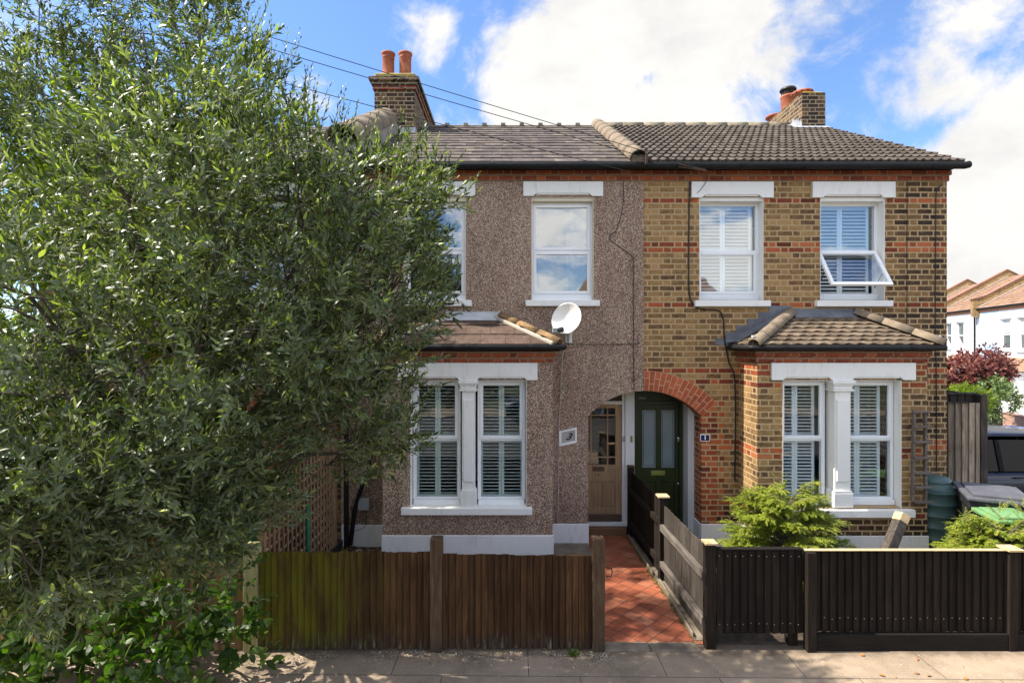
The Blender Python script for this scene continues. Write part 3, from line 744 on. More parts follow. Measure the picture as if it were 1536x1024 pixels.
def bay(root, x0, x1, mat, sill, lx, roofstyle, wins, pil, plinth_z, open_x, gz, top, slatezone, shut, brick=False):
    xc = (x0 + x1) / 2
    ox0, ox1 = open_x; oz0, oz1 = Z(761, B), Z(570, B)
    m = MB()
    m.prism_xz([(x0, 0), (x1, 0), (x1, 2.80), (x0, 2.80)], B, B + .12, holes=[[(ox0, oz0), (ox1, oz0), (ox1, oz1), (ox0, oz1)]])
    m.box(x0, x0 + .12, B + .12, D - .001, 0, 2.8); m.box(x1 - .12, x1, B + .12, D - .001, 0, 2.8)
    m.build('bay_wall', mat, root)
    m = MB(); pz = plinth_z
    m.box(x0 - .014, x1 + .014, B - .014, D - .016, 0, pz)
    m.build('plinth', m_plinth, root, bev=.006)
    # windows
    for k, (a, b) in enumerate(wins):
        fr = window(root, a, b, oz0 + .005, oz1, Z(659, B + .13), B, .13, sash=(False, True), shutters=shut[k], glass=m_glass_low)
    # head, pillar, sill
    l = lintel(fr, lx[0], lx[1], Z(544, B), Z(569.5, B), [(wins[0][0] - .02, wins[0][1] + .0), (wins[1][0] + .0, wins[1][1] + .02)], B, proud=.035, depth=.14)
    px0, px1 = pil; pc = (px0 + px1) / 2; w = (px1 - px0) / 2
    m = MB(); y0 = B - .02; y1 = B + .20
    zt = Z(569.5, B)
    m.box(pc - w - .045, pc + w + .045, y0 - .035, y1, zt - .05, zt); m.box(pc - w - .03, pc + w + .03, y0 - .022, y1, zt - .075, zt - .052)
    m.box(pc - w - .018, pc + w + .018, y0 - .010, y1, zt - .125, zt - .077); m.box(pc - w - .035, pc + w + .035, y0 - .022, y1, zt - .15, zt - .127)
    zb = Z(735, B)
    m.box(pc - w, pc + w, y0 + .004, y1, zb, zt - .152)
    # chamfered look: a slightly narrower proud face
    m.box(pc - w + .022, pc + w - .022, y0 - .012, y0 + .004, zb + .12, zt - .26)
    m.box(pc - w - .022, pc + w + .022, y0 - .02, y1, Z(760, B), zb - .03)
    m.prism_xz([(pc - w - .022, zb - .029), (pc + w + .022, zb - .029), (pc + w + .002, zb), (pc - w - .002, zb)], y0 - .018, y1)
    m.build('pillar', m_render, fr, bev=.005)
    m = MB(); m.box(sill[0], sill[1], B - .07, B + .12, sill[2], sill[3]); m.box(ox0, ox1, B + .12, B + .22, sill[3] - .03, sill[3] - .004)
    m.build('sill', m_render, fr, bev=.008, seg=2)
    m = MB(); reveal_paint(m, ox0, ox1, sill[3], oz1, B, .13); m.build('window_reveal', m_render, fr)
    # cornice courses
    z1 = Z(541, B); zs = [Z(543, B), Z(534, B), Z(526.5, B)]
    corbels(root, x0, x1, B, zs, m_brick_red, .02, side='lr')
    # fascia + gutter
    g = .11; fx0, fx1, fy = x0 - .09, x1 + .09, B - .09
    m = MB(); m.box(fx0, fx1, fy, fy + .02, zs[-1] + .002, gz + .01); m.box(fx0, fx0 + .02, fy + .02, D - .02, zs[-1] + .002, gz + .01); m.box(fx1 - .02, fx1, fy + .02, D - .02, zs[-1] + .002, gz + .01)
    m.box(fx0 + .02, fx1 - .02, fy + .02, D - .02, zs[-1] + .003, zs[-1] + .012)
    m.build('bay_fascia', m_fascia, root)
    gx0, gx1, gy = x0 - g - .03, x1 + g + .03, B - g - .03
    gutter(root, [(gx0, D - .03, gz), (gx0, gy + .02, gz), (gx0 + .02, gy, gz), (gx1 - .02, gy, gz), (gx1, gy + .02, gz), (gx1, D - .03, gz)], .037, 'bay_gutter', 3)
    # roof: front trapezoid and two side triangles
    e = gz + .035; tx0, tx1, tz = top
    A = (gx0 + .03, gy + .02, e); Bp = (gx1 - .03, gy + .02, e); C = (gx1 - .03, D, e); Dp = (gx0 + .03, D, e)
    T0 = (tx0, D - .02, tz); T1 = (tx1, D - .02, tz)
    m = MB()
    if roofstyle == 'slate':
        tile_roof(m, A, Bp, T0, T1, 3, .33, .012, .004, 'slate', jit=.001)
        tile_roof(m, Bp, C, T1, (tx1 + .02, D - .001, tz), 3, .33, .012, .004, 'slate', jit=.001)
        tile_roof(m, Dp, A, (tx0 - .02, D - .001, tz), T0, 3, .33, .012, .004, 'slate', jit=.001)
        rf = m.build('bay_roof', m_bslate, root)
    else:
        tile_roof(m, A, Bp, T0, T1, 8, .165, .020, .003, 'scallop', wave=.165, jit=.003)
        tile_roof(m, Bp, C, T1, (tx1 + .02, D - .001, tz), 8, .165, .016, .003, 'scallop', wave=.165)
        tile_roof(m, Dp, A, (tx0 - .02, D - .001, tz), T0, 8, .165, .016, .003, 'scallop', wave=.165)
        rf = m.build('bay_roof', m_btile, root)
    # decking under the tiles
    m = MB(); lo = lambda p: (p[0], p[1], p[2] - .012)
    m.quad(lo(A), lo(Bp), lo(T1), lo(T0)); m.add([lo(Bp), lo(C), lo(T1)], [(0, 1, 2)]); m.add([lo(Dp), lo(A), lo(T0)], [(0, 1, 2)])
    m.build('roof_deck', m_fascia, rf)
    # hips and top flashing
    for (p, q) in ((A, T0), (Bp, T1)):
        m = MB(); pv, qv = Vector(p), Vector(q)
        if roofstyle == 'slate':
            half_round(m, pv.lerp(qv, .03) + Vector((0, 0, -.005)), qv + Vector((0, -.01, .0)), .075, .36, .012, 8)
        else:
            half_round(m, pv.lerp(qv, .0) + Vector((0, -.02, .0)), qv + Vector((0, -.02, .01)), .085, .34, .004, 10)
        m.build('hip_tile', m_hiptile if roofstyle == 'slate' else m_coping, rf)
    if roofstyle == 'slate':
        for (p, q, s) in ((A, T0, 1), (Bp, T1, -1)):
            m = MB(); a = Vector(p).lerp(Vector(q), .03) + Vector((s * .085, -.03, -.0)); b = Vector(q) + Vector((s * .085, -.03, -.0))
            m.beam(a, b, .07, .05)
            m.build('mortar_bedding', m_mortarw, rf, bev=.01)
    m = MB()
    m.quad((tx0 + .02, D - .14, tz - .055), (tx1 - .02, D - .14, tz - .055), (tx1 - .02, D - .03, tz + .055), (tx0 + .02, D - .03, tz + .055))
    m.box(tx0 + .0, tx1 - .0, D - .03, D - .004, tz + .0, tz + .075)
    m.build('flashing', m_leadb if roofstyle == 'slate' else m_lead, rf)
    return rf, (A, T0, Dp)

def drainpipe(root, pts, r=.034):
    m = MB(); m.tube(pts, r, 10)
    return m.build('drainpipe', m_gutter, root)

# ---- house number 3 : pebbledash -------------------------------------------------
h3 = thing('terraced_house', 'pebbledashed terraced house with white window heads and the number 3 beside its arch', 'house', ((XL + XP) / 2, D, 0))
zt = Z(272)
yw = D - .012
wx = [X(797 - 191), X(890 - 191), X(797), X(890)]
holes = [[(wx[0], WIN_Z[0]), (wx[1], WIN_Z[0]), (wx[1], WIN_Z[1]), (wx[0], WIN_Z[1])], [(wx[2], WIN_Z[0]), (wx[3], WIN_Z[0]), (wx[3], WIN_Z[1]), (wx[2], WIN_Z[1])],
         [(-1.55, .35), (.38, .35), (.38, 2.7), (-1.55, 2.7)]]
m = MB()
outl = [(XL, 0), (1.096, 0)] + arc(1.096, XP, 10) + [(XP, zt), (XL, zt)]
m.prism_xz(outl, yw, D + .3, holes)
m.build('wall', m_pebble, h3)
m = MB(); m.box(.556, 1.104, yw - .02, yw + .05, 0, Z(784.5)); m.build('plinth', m_plinth, h3, bev=.006); m = MB(); m.box(XL + .01, -1.733, yw - .02, yw + .05, 0, Z(786))
m.build('plinth', m_plinth, h3, bev=.006); m = MB(); m.box(1.09, 1.11, yw + .05, D + .29, 0, Z(784.5) - .002)
m.build('plinth', m_plinth, h3, bev=.006)
corbels(h3, XL, XP, yw, [zt, Z(263.5), Z(257)], m_brick_red, .02)
for k, (a, b) in enumerate(((wx[0], wx[1]), (wx[2], wx[3]))):
    fr = window(h3, a, b, WIN_Z[0] + .005, WIN_Z[1] - .05, ZM_UP, yw, .11, sash=(True, True), glass=m_glass_sky,
                curtain=(X(852), X(884)) if k else (a + .04, a + .2))
    lintel(fr, a - X(797) + X(785), b - X(890) + X(904), Z(273.5), Z(295), [(a + .02, b - .02)], yw)
    m = MB(); m.box(a, b, yw + .02, yw + .17, WIN_Z[1] - .052, WIN_Z[1] - .0); m.build('window_head', m_cream, fr)
    m = MB(); m.box(a - .085, b + .085, yw - .06, yw + .02, Z(459.5), Z(450.5)); m.box(a + .002, b - .002, yw + .02, yw + .12, Z(459), Z(449.5))
    m.build('sill', m_render, fr, bev=.006)
    m = MB(); reveal_paint(m, a, b, WIN_Z[0], WIN_Z[1] - .002, yw, .11); m.build('window_reveal', m_cream, fr)
bay(h3, X(574, B), X(829, B), m_pebble, (X(603, B), X(798, B), Z(770, B), Z(759.5, B)), (X(597.5, B), X(806, B)), 'slate',
    [(X(617, B), X(689.5, B)), (X(715.5, B), X(788, B))], (X(693, B), X(712, B)), Z(802, B), (X(615.5, B), X(789.5, B)),
    2.875, (X(668), X(750), Z(475)), None,
    [dict(tilt=(-3, -1), mat=m_shutg, y=.11, sw=.034, ht=.0038), dict(tilt=(-3, -1), mat=m_shutg, y=.11, sw=.034, ht=.0038)])
shell(h3, XL, XP, XL, XP)
# main roof, slate
m = MB(); NR = 14
nrm, vd, ud = tile_roof(m, (XL + .02, EY, EZ), (XP - .14, EY, EZ), (XL + .02, RY, RZ), (XP - .14, RY, RZ), NR, .305, .013, .004, 'slate', jit=.005)
rf3 = m.build('roof', m_slate, h3)
def roofdeck(rf, x0, x1, mat):
    m = MB(); th = .02
    m.prism([(EY + .02, EZ - th), (RY, RZ - th), (2*RY - EY, EZ - th)], [], lambda a, b: (x0, a, b), lambda a, b: (x1, a, b))
    m.build('rear_roof_slope', mat, rf)
roofdeck(rf3, XL, XP, m_slate)
m = MB()
x = X(640, RY)
m.tube([(XL, RY, RZ + .005), (XP - .1, RY, RZ + .005)], .028, 8)
while x < XP - .2:
    m.box(x, x + .09, RY - .06, RY + .06, RZ - .01, RZ + .055); x += .385
m.build('ridge', m_ridge, rf3)
m = MB(); m.box(XL, XP, EY + .035, EY + .055, Z(257) + .004, EZ - .005); m.box(XL, XP, EY + .055, yw, Z(257) + .004, Z(257) + .02)
m.build('fascia', m_fascia, h3)
gutter(h3, [(XL, EY - .01, EZ - .05), (XP, EY - .01, EZ - .05)], .05, joints=5)
# round coping over the party wall
m = MB(); half_round(m, (1.775, EY - .04, EZ + .03), (1.775, RY + .05, RZ + .05), .128, .45, .006, 12)
m.box(1.68, 1.87, EY - .01, EY + .06, EZ - .0, EZ + .10)
m.build('coping', m_coping, rf3)
# left party parapet (rendered) in front of the chimney
def roofz(y): return EZ + (RZ - EZ) * (y - EY) / (RY - EY)
m = MB(); px0, px1 = -2.62, -2.16
yy = [EY - .02, 8.6, 9.6, 9.98]
prof = [(EY - .02, EZ - .1)] + [(y, roofz(y) + .28) for y in (EY - .02, 8.6, 9.9)] + [(10.05, roofz(10.05) + .20), (10.05, EZ)]
m.prism([(a, b) for a, b in prof][::-1], [], lambda a, b: (px0, a, b), lambda a, b: (px1, a, b))
m.build('parapet', m_rendgrey, rf3)
m = MB(); half_round(m, (-2.39, EY - .05, roofz(EY) + .26), (-2.39, 10.08, roofz(10.05) + .25), .24, .6, .002, 12); m.build('coping', m_coping, rf3)
# chimney stack
cx0, cx1, cy0, cy1 = -2.63, -1.86, 10.2, 12.4; ct = Z(135, 10.2)
m = MB(); m.box(cx0, cx1, cy0, cy1, roofz(9.9) - .3, ct)
ch = m.build('chimney', m_brick_chim, rf3)
m = MB(); m.box(cx0 - .03, cx1 + .03, cy0 - .03, cy1 + .03, ct + .001, ct + .075); m.build('brick_band', m_brick_red, rf3)
m = MB(); m.box(cx0 - .05, cx1 + .05, cy0 - .05, cy1 + .05, ct + .077, ct + .15); m.box(cx0 - .09, cx1 + .09, cy0 - .09, cy1 + .09, ct + .152, ct + .22)
m.build('chimney_cornice', m_brick_chim2, rf3)
m = MB(); m.box(cx0 + .0, cx1 - .0, cy0 + .0, cy1 - .0, ct + .22, ct + .33)
m.build('chimney_cap', m_capyel, rf3, bev=.02)
def pot(parent, x, y, z, h, r, mat=m_terra, n=1):
    m = MB(); m.lathe((x, y, z), [(r * .98, 0), (r, .02), (r * .94, .05), (r * .93, h - .11), (r * .98, h - .10), (r * .98, h - .085), (r * .94, h - .075), (r * .95, h - .05), (r * 1.1, h - .03), (r * 1.1, h), (r * .85, h), (r * .82, h - .3)], 24)
    return m.build('chimney_pot', mat, parent)
for (px, dd, h, r) in ((582.5, 10.42, .50, .122), (608, 10.42, .50, .122), (594, 11.15, .42, .12), (616, 11.15, .42, .12), (622, 11.8, .35, .12)):
    pot(rf3, X(px, dd), dd, ct + .31, h, r)
m = MB()
m.quad((cx1 + .004, cy0 - .02, roofz(cy0) - .04), (cx1 + .16, cy0 - .02, roofz(cy0) + .018), (cx1 + .16, RY, RZ + .018), (cx1 + .004, RY, RZ + .012))
m.box(cx1 - .002, cx1 + .006, cy0 - .004, RY, roofz(cy0) - .1, roofz(cy0) + .12)
m.box(cx0 - .01, cx1 + .01, cy0 - .012, cy0 - .002, roofz(cy0) - .2, roofz(cy0) + .10)
m.build('flashing', m_leadb, rf3)

# porch of number 3 and its door
m = MB(); m.box(.9, 1.07, D + .305, 8.42, .0, 2.42); m.box(1.07, 2.8, D + .305, 8.42, 2.32, 2.42); m.build('porch_lining', m_cream, h3)
m = MB(); m.box(1.07, 1.9, 8.60, 8.62, 0, 2.3); m.build('dark_hall_backing', m_oakdark, h3)  # dark sheet behind the door pane, standing in for the unlit hall
DY = 8.25; dx0, dx1 = .955, X(932.5, DY); dz0, dz1 = Z(781, DY), Z(606, DY)
m = MB()
gx0, gx1, gz0_, gz1 = dx0 + .07, X(923, DY), Z(697, DY), Z(612, DY)
m.box(dx0, gx0, DY, DY + .04, dz0, dz1); m.box(gx1, dx1, DY, DY + .04, dz0, dz1); m.box(gx0, gx1, DY, DY + .04, gz1, dz1)
m.box(gx0, gx1, DY, DY + .04, dz0, dz0 + .22)
zr = Z(722, DY); m.box(gx0, gx1, DY, DY + .04, zr, gz0_)
mid = [X(893, DY), X(904.5, DY)]
for a, b in ((gx0, gx0 + .03), (mid[0] - .02, mid[0] + .01), (mid[1] - .01, mid[1] + .02)): m.box(a, b, DY, DY + .04, dz0 + .22, zr)
for a in (gx0 + .03, mid[0] + .01, mid[1] + .02):
    b = {0: mid[0] - .02, 1: mid[1] - .01, 2: gx1}[[gx0 + .03, mid[0] + .01, mid[1] + .02].index(a)]
    m.box(a, b, DY + .014, DY + .04, dz0 + .22, zr)
d3 = m.build('door', m_oak, h3, bev=.003)
m = MB()
for px in (886.5, 911.5): m.box(X(px, DY) - .009, X(px, DY) + .009, DY + .002, DY + .036, gz0_, gz1)
for py in (622.5, 685.5): m.box(gx0, gx1, DY + .004, DY + .034, Z(py, DY) - .009, Z(py, DY) + .009)
m.build('glazing_bar', m_oak, d3)
m = MB(); m.box(gx0, gx1, DY + .018, DY + .022, gz0_, gz1); m.build('pane', m_glass_low, d3)
m = MB(); m.box(X(889, DY), X(906.5, DY), DY - .008, DY + .0, Z(706.5, DY), Z(699.5, DY)); m.box(X(890.5, DY), X(905, DY), DY - .014, DY - .008, Z(705, DY), Z(701, DY)); m.build('letter_box', m_oakdark, d3, bev=.003)
m = MB(); m.box(dx0, dx1, DY - .03, DY, dz0, dz0 + .11); m.build('weatherboard', m_oakdark, d3, bev=.01)
m = MB(); m.lathe((X(898, DY), DY - .004, Z(711.5, DY)), [(0.0, -.01), (.012, -.01), (.012, .01), (0, .01)], 10, M=Matrix.Rotation(math.pi/2, 4, 'X')); m.build('keyhole', m_iron, d3)
# frame: head, transom light, jambs, threshold
m = MB(); jx1 = X(944, DY)
m.box(dx1, dx1 + .045, DY - .03, DY + .06, dz0, 2.3); m.box(dx1 + .045, jx1, DY - .05, DY + .06, dz0, 2.3)
m.box(.9, dx1, DY - .02, DY + .06, dz1, dz1 + .05); m.box(.9, jx1, DY - .06, DY + .08, dz0 - .06, dz0 - .001)
m.build('door_frame', m_bargeb, h3, bev=.004)
m = MB(); m.box(.9, dx1, DY + .02, DY + .03, dz1 + .05, 2.3); m.build('fanlight', m_oakdark, h3)
m = MB(); m.box(.95, X(940, 8.12), 8.10, DY + .1, 0.0, dz0 - .061); m.build('doorstep', m_step, h3, bev=.01)
m = MB(); m.box(X(934.5, DY), X(937, DY), DY - .07, DY - .05, Z(661, DY), Z(653, DY)); m.build('doorbell', m_greyplas, h3)

# ---- house number 1 : yellow stock brick ----------------------------------------
h1 = thing('terraced_house', 'yellow stock brick end house with red brick bands and a black fence before it', 'house', ((XP + XR) / 2, D, 0))
wA = (X(1049), X(1145)); wB = (X(1230), X(1327))
bxc = X(1263.5, B)
holes = [[(a, WIN_Z[0]), (b, WIN_Z[0]), (b, WIN_Z[1]), (a, WIN_Z[1])] for a, b in (wA, wB)] + [[(3.4, .35), (5.37, .35), (5.37, 2.7), (3.4, 2.7)]]
m = MB()
arc_r = arc(XP, 2.73, 12)
outl = arc_r + [(2.73, 0), (XR, 0), (XR, zt), (XP, zt)]
m.prism_xz(outl, D, D + .3, holes)
m.build('wall', m_brick, h1)
m = MB(); m.box(XR - .2, XR, D + .3, 14.4, 0, EZ - .1)
m.prism([(D + .32, EZ - .1), (14.4, EZ - .1), (RY, RZ - .06)], [], lambda a, b: (XR - .2, a, b), lambda a, b: (XR, a, b))
m.build('gable_wall', m_brick, h1)
m = MB(); m.box(2.72, 3.24, D - .02, D + .03, 0, Z(785)); m.build('plinth', m_plinth, h1, bev=.006); m = MB(); m.box(5.53, XR + .01, D - .02, D + .03, 0, Z(790)); m.build('plinth', m_plinth, h1, bev=.006); m = MB(); m.box(2.715, 2.735, D + .03, D + .3, 0, Z(785) - .003)
m.build('plinth', m_plinth, h1, bev=.006)
# arch ring of rubbed bricks
m = MB(); r0, r1 = ARC_R + .002, ARC_R + .285
a0 = math.atan2(2.12 - ARC_C[1] - .2, 2.73 - ARC_C[0]); a_end = math.acos(max(-1, (2.73 - ARC_C[0]) / ARC_R)); a_st = math.pi / 2 + .008
na = 14
for i in range(na):
    t0 = a_st + (a_end - a_st) * (i + .075) / na; t1 = a_st + (a_end - a_st) * (i + .925) / na
    cut = [r0, (r0 + (r1 - r0) * (.36 if i % 2 else .64))]
    for ra, rb in ((r0, cut[1] - .006), (cut[1] + .006, r1)):
        P = [(ARC_C[0] + r * math.cos(t), ARC_C[1] + r * math.sin(t)) for r, t in ((ra, t0), (rb, t0), (rb, t1), (ra, t1))]
        m.prism_xz(P[::-1], D - .008, D + .08)
m_vous = M_noisy('rubbed_arch_brick', (0.30, 0.065, 0.028), (0.47, 0.12, 0.05), 12, 0.9, 0.4, 90, isl=.2, coord='pos')
m.build('arch_brick', m_vous, h1, bev=.002)
m = MB()
P = [(ARC_C[0] + (r1 + .004) * math.cos(a_st + (a_end - a_st) * i / 20), ARC_C[1] + (r1 + .004) * math.sin(a_st + (a_end - a_st) * i / 20)) for i in range(21)]
Q = [(ARC_C[0] + (r0) * math.cos(a_st + (a_end - a_st) * i / 20), ARC_C[1] + (r0) * math.sin(a_st + (a_end - a_st) * i / 20)) for i in range(21)]
m.prism_xz((P + Q[::-1])[::-1], D - .004, D + .05); 
m_mortar = M_noisy('lime_mortar', (0.48, 0.34, 0.2), (0.58, 0.43, 0.27), 8, 0.95, 0.4, 60)
m.build('arch_joint', m_mortar, h1)
corbels(h1, XP, XR, D, [zt, Z(263.5), Z(257)], m_brick_red, .02, side='r')
for k, (a, b) in enumerate((wA, wB)):
    fr = window(h1, a, b, WIN_Z[0] + .005, WIN_Z[1] - .045, ZM_UP, D, .15, sash=(True, False), open_low=(k == 1),
                shutters=dict(tilt=(22, 30), mat=m_shut, y=.11, in0=.07, in1=.07, mid=.46, pitch=.052, sw=.06))
    lintel(fr, a - X(1049) + X(1036.5), b - X(1145) + X(1159), Z(273.5), Z(297), [(a + .03, b - .03)], D, proud=.035)
    m = MB(); m.box(a, b, D + .02, D + .21, WIN_Z[1] - .048, WIN_Z[1] - .0); m.build('window_head', m_render, fr)
    m = MB(); m.box(a - .08, b + .08, D - .07, D + .02, Z(460), Z(451)); m.box(a + .002, b - .002, D + .02, D + .16, Z(459), Z(450)); m.build('sill', m_render, fr, bev=.006)
    m = MB(); reveal_paint(m, a, b, WIN_Z[0], WIN_Z[1] - .002, D, .15); m.build('window_reveal', m_render, fr)
rfb, (bA, bT0, bD) = bay(h1, X(1136, B), X(1391, B), m_brick_bay, (X(1159, B), X(1368, B), Z(774, B), Z(762.5, B)), (X(1156, B), X(1371, B)), 'scallop',
    [(X(1175, B), X(1246, B)), (X(1276, B), X(1351, B))], (X(1251, B), X(1275, B)), Z(803, B), (X(1174, B), X(1352, B)),
    2.868, (X(1184), X(1279), Z(471)), None,
    [dict(tilt=(14, 2), ht=.004, sw=.04, mat=m_shut, y=.11, mid=.44, in0=.06, in1=.09), dict(tilt=(14, 2), ht=.004, sw=.04, mat=m_shut, y=.11, mid=.4, in0=.02, in1=.12)])
shell(h1, XP, XR, XP + .002, XR - .21)
# stepped lead flashing on the wall, left of the bay roof
m = MB(); n = 6
p0 = Vector((bD[0] - .10, 0, bD[2] - .02)); p1 = Vector((bT0[0] - .02, 0, bT0[2] + .10))
pts = [(p0.x, p0.z)]; 
stp = []
for i in range(n):
    a = p0.lerp(p1, i / n); b = p0.lerp(p1, (i + 1) / n)
    stp += [(a.x - .12, a.z + .02), (a.x - .12, b.z + .02)]
outl = [(bD[0] + .05, bD[2] - .01), (bT0[0] + .03, bT0[2] + .02), (bT0[0] + .03, p1.z + .02)] + stp[::-1]
m.prism_xz(outl, D - .006, D + .002)
Pa, Pb = Vector(bD), Vector(bT0)
m.quad((Pa.x - .06, D - .004, Pa.z + .03), (Pa.x + .02, D - .22, Pa.z + .045), (Pb.x - .0, D - .14, Pb.z + .03), (Pb.x - .06, D - .004, Pb.z + .06))
m.build('flashing', m_lead, rfb)
# main roof, ribbed concrete tiles
m = MB()
tile_roof(m, (XP - .02, EY, EZ), (XR + .09, EY, EZ), (XP - .02, RY, RZ), (XR + .09, RY, RZ), 15, .24, .030, .003, 'roll', wave=.12, jit=.002)
rf1 = m.build('roof', m_ctile, h1)
roofdeck(rf1, XP + .001, XR + .06, m_ctile)
m = MB(); half_round(m, (XP - .05, RY, RZ - .02), (5.72, RY, RZ - .02), .105, .45, .004); m.build('ridge', m_ridge, rf1)
m = MB()
for i in range(15):
    t = (i + .0) / 15; 
    m.box(XR + .03, XR + .10, EY + (RY - EY) * t, EY + (RY - EY) * (t + .055), EZ + (RZ - EZ) * t + .0, EZ + (RZ - EZ) * t + .035)
m.build('verge_cap', m_hiptile, rf1)
m = MB(); m.box(XP, XR + .03, EY + .035, EY + .055, Z(257) + .004, EZ - .005); m.box(XP, XR + .03, EY + .055, D, Z(257) + .004, Z(257) + .02); m.box(XR + .005, XR + .03, EY + .055, D + .1, Z(257) + .02, EZ - .02)
m.build('fascia', m_fascia, h1)
gutter(h1, [(XP, EY - .01, EZ - .05), (XR + .09, EY - .01, EZ - .05), (XR + .15, EY - .01, EZ - .035)], .05, joints=5)
# chimney at the gable
kx0, kx1, ky0, ky1 = X(1203, 10.67), X(1238, 10.67), 10.67, 13.1; kt = Z(139, 10.67)
m = MB(); m.box(kx0, kx1, ky0, ky1, EZ, kt); m.build('chimney', m_brick_chim2, rf1)
m = MB(); m.box(kx0 + .03, kx1 - .03, ky0 + .03, ky1 - .03, kt, kt + .035); m.build('chimney_cap', m_capyel, rf1, bev=.015)
m = MB()
m.lathe((kx0 + .17, ky0 + .30, kt + .01), [(.14, 0), (.14, .05), (.20, .07), (.21, .10), (.20, .13), (.12, .15), (0, .15)], 24)
for i in range(12):
    a = i * math.pi / 6; m.obox((kx0 + .17 + .203 * math.cos(a), ky0 + .30 + .203 * math.sin(a), kt + .10), (.012, 0, 0), (0, .012, 0), (0, 0, .012), 1)
m.build('chimney_pot', [m_terra, m_fascia], rf1)
m = MB(); m.lathe((kx0 + .16, ky0 + .85, kt), [(.14, 0), (.14, .26), (.155, .28), (.155, .32), (.12, .32)], 22); m.build('chimney_pot', m_terra, rf1)
m = MB()
for i in range(20):
    a = i * math.pi / 10; m.beam((kx0 + .16 + .125 * math.cos(a), ky0 + .85 + .125 * math.sin(a), kt + .30), (kx0 + .16 + .14 * math.cos(a), ky0 + .85 + .14 * math.sin(a), kt + .44), .008, .008)
m.lathe((kx0 + .16, ky0 + .85, kt + .43), [(.165, 0), (.17, .02), (.15, .05), (0, .07)], 22); m.lathe((kx0 + .16, ky0 + .85, kt + .36), [(.136, 0), (.136, .012)], 22)
m.build('chimney_cowl', m_blackpl, rf1)
for (yy) in (1.45, 2.05):
    m = MB(); m.lathe((kx0 + .17, ky0 + yy, kt + .01), [(.13, 0), (.13, .06), (.19, .08), (.2, .11), (.19, .13), (0, .15)], 20); m.build('chimney_pot', m_terra, rf1)
m = MB()
pts = [(ky0 - .01, roofz(ky0) - .02)]
n = 9
for i in range(n):
    y = ky0 + (RY - ky0) * (i + .5) / n * 1.0; pts.append((ky0 + (RY - ky0) * i / n, roofz(y) + .15 + .05 * (i % 2))); pts.append((ky0 + (RY - ky0) * (i + .8) / n, roofz(y) + .11 + .04 * ((i+1) % 2)))
pts.append((RY + .02, RZ - .02))
m.prism(pts[::-1], [], lambda a, b: (kx0 - .006, a, b), lambda a, b: (kx0 + .002, a, b))
m.quad((kx0 - .14, ky0 - .10, roofz(ky0 - .1) + .05), (kx1 + .05, ky0 - .10, roofz(ky0 - .1) + .05), (kx1 + .05, ky0 + .0, roofz(ky0) + .07), (kx0 - .0, ky0 + .0, roofz(ky0) + .07))
m.quad((kx0 - .16, ky0 - .10, roofz(ky0 - .1) + .05), (kx0 - .004, ky0 - .0, roofz(ky0) + .06), (kx0 - .004, RY, RZ + .06), (kx0 - .16, RY, RZ + .05))
m.build('flashing', m_leadm, rf1)
# porch and green door
m = MB(); m.box(2.64, 2.8, D + .305, 8.42, 0, 2.31); m.box(X(944.5, DY), X(951.5, DY), DY - .02, DY + .1, 0, 2.31); m.box(1.93, 2.64, 8.40, 8.42, 0, 2.3)
m.build('porch_lining', m_bargeb, h1)
gx0, gx1 = X(952, DY) , 2.63; zb1, zt1 = .14, Z(606, DY)
m = MB(); m.box(gx0, gx0 + .06, DY - .03, DY + .05, .0, 2.3); m.box(gx1 - .05, gx1, DY - .03, DY + .05, 0, 2.3); m.box(gx0 + .06, gx1 - .05, DY - .03, DY + .05, zt1, zt1 + .05)
m.box(gx0 + .06, gx1 - .05, DY - .005, DY + .05, zt1 + .05, 2.3); m.box(gx0 + .06, gx1 - .05, DY - .04, DY + .05, 0, zb1 - .003)
m.build('door_frame', m_greendoor, h1, bev=.003)
m = MB(); a0_, a1_ = gx0 + .063, gx1 - .053
wl = (X(963.5, DY), X(984, DY)); wr = (X(992, DY), X(1012, DY)); wz0, wz1 = Z(701, DY), Z(615, DY)
m.box(a0_, wl[0], DY, DY + .04, zb1, zt1 - .003); m.box(wr[1], a1_, DY, DY + .04, zb1, zt1 - .003)
m.box(wl[1], wr[0], DY, DY + .04, zb1, zt1 - .003)
for w in (wl, wr):
    m.box(w[0], w[1], DY, DY + .04, wz1, zt1 - .003); m.box(w[0], w[1], DY, DY + .04, Z(722, DY), wz0); m.box(w[0], w[1], DY, DY + .04, zb1, zb1 + .2)
    m.box(w[0], w[1], DY + .014, DY + .04, zb1 + .2, Z(722, DY)); m.box(w[0] + .03, w[1] - .03, DY + .004, DY + .016, zb1 + .24, Z(722, DY) - .04)
d1 = m.build('door', m_greendoor, h1, bev=.004)
for w in (wl, wr):
    m = MB(); m.box(w[0], w[1], DY + .02, DY + .026, wz0, wz1); m.build('pane', m_frost, d1)
    m = MB(); m.ring(w[0] + .02, w[1] - .02, wz0 + .025, wz1 - .025, .006, DY + .017, DY + .0205); m.build('leading', m_cable, d1)
m = MB(); m.box(X(976.5, DY), X(997.5, DY), DY - .008, DY, Z(712.5, DY), Z(705, DY)); m.box(X(979, DY), X(995, DY), DY - .015, DY - .008, Z(711, DY), Z(707, DY)); m.build('letter_box', m_chrome, d1, bev=.003)
m = MB(); m.lathe((X(1016.5, DY), DY - .02, Z(656.5, DY)), [(0, -.03), (.02, -.025), (.026, -.01), (.02, .005), (.012, .02)], 14, M=Matrix.Rotation(-math.pi/2, 4, 'X')); m.box(X(1016, DY), X(1018, DY), DY - .012, DY, Z(662, DY), Z(657, DY)); m.build('door_knob', m_chrome, d1)
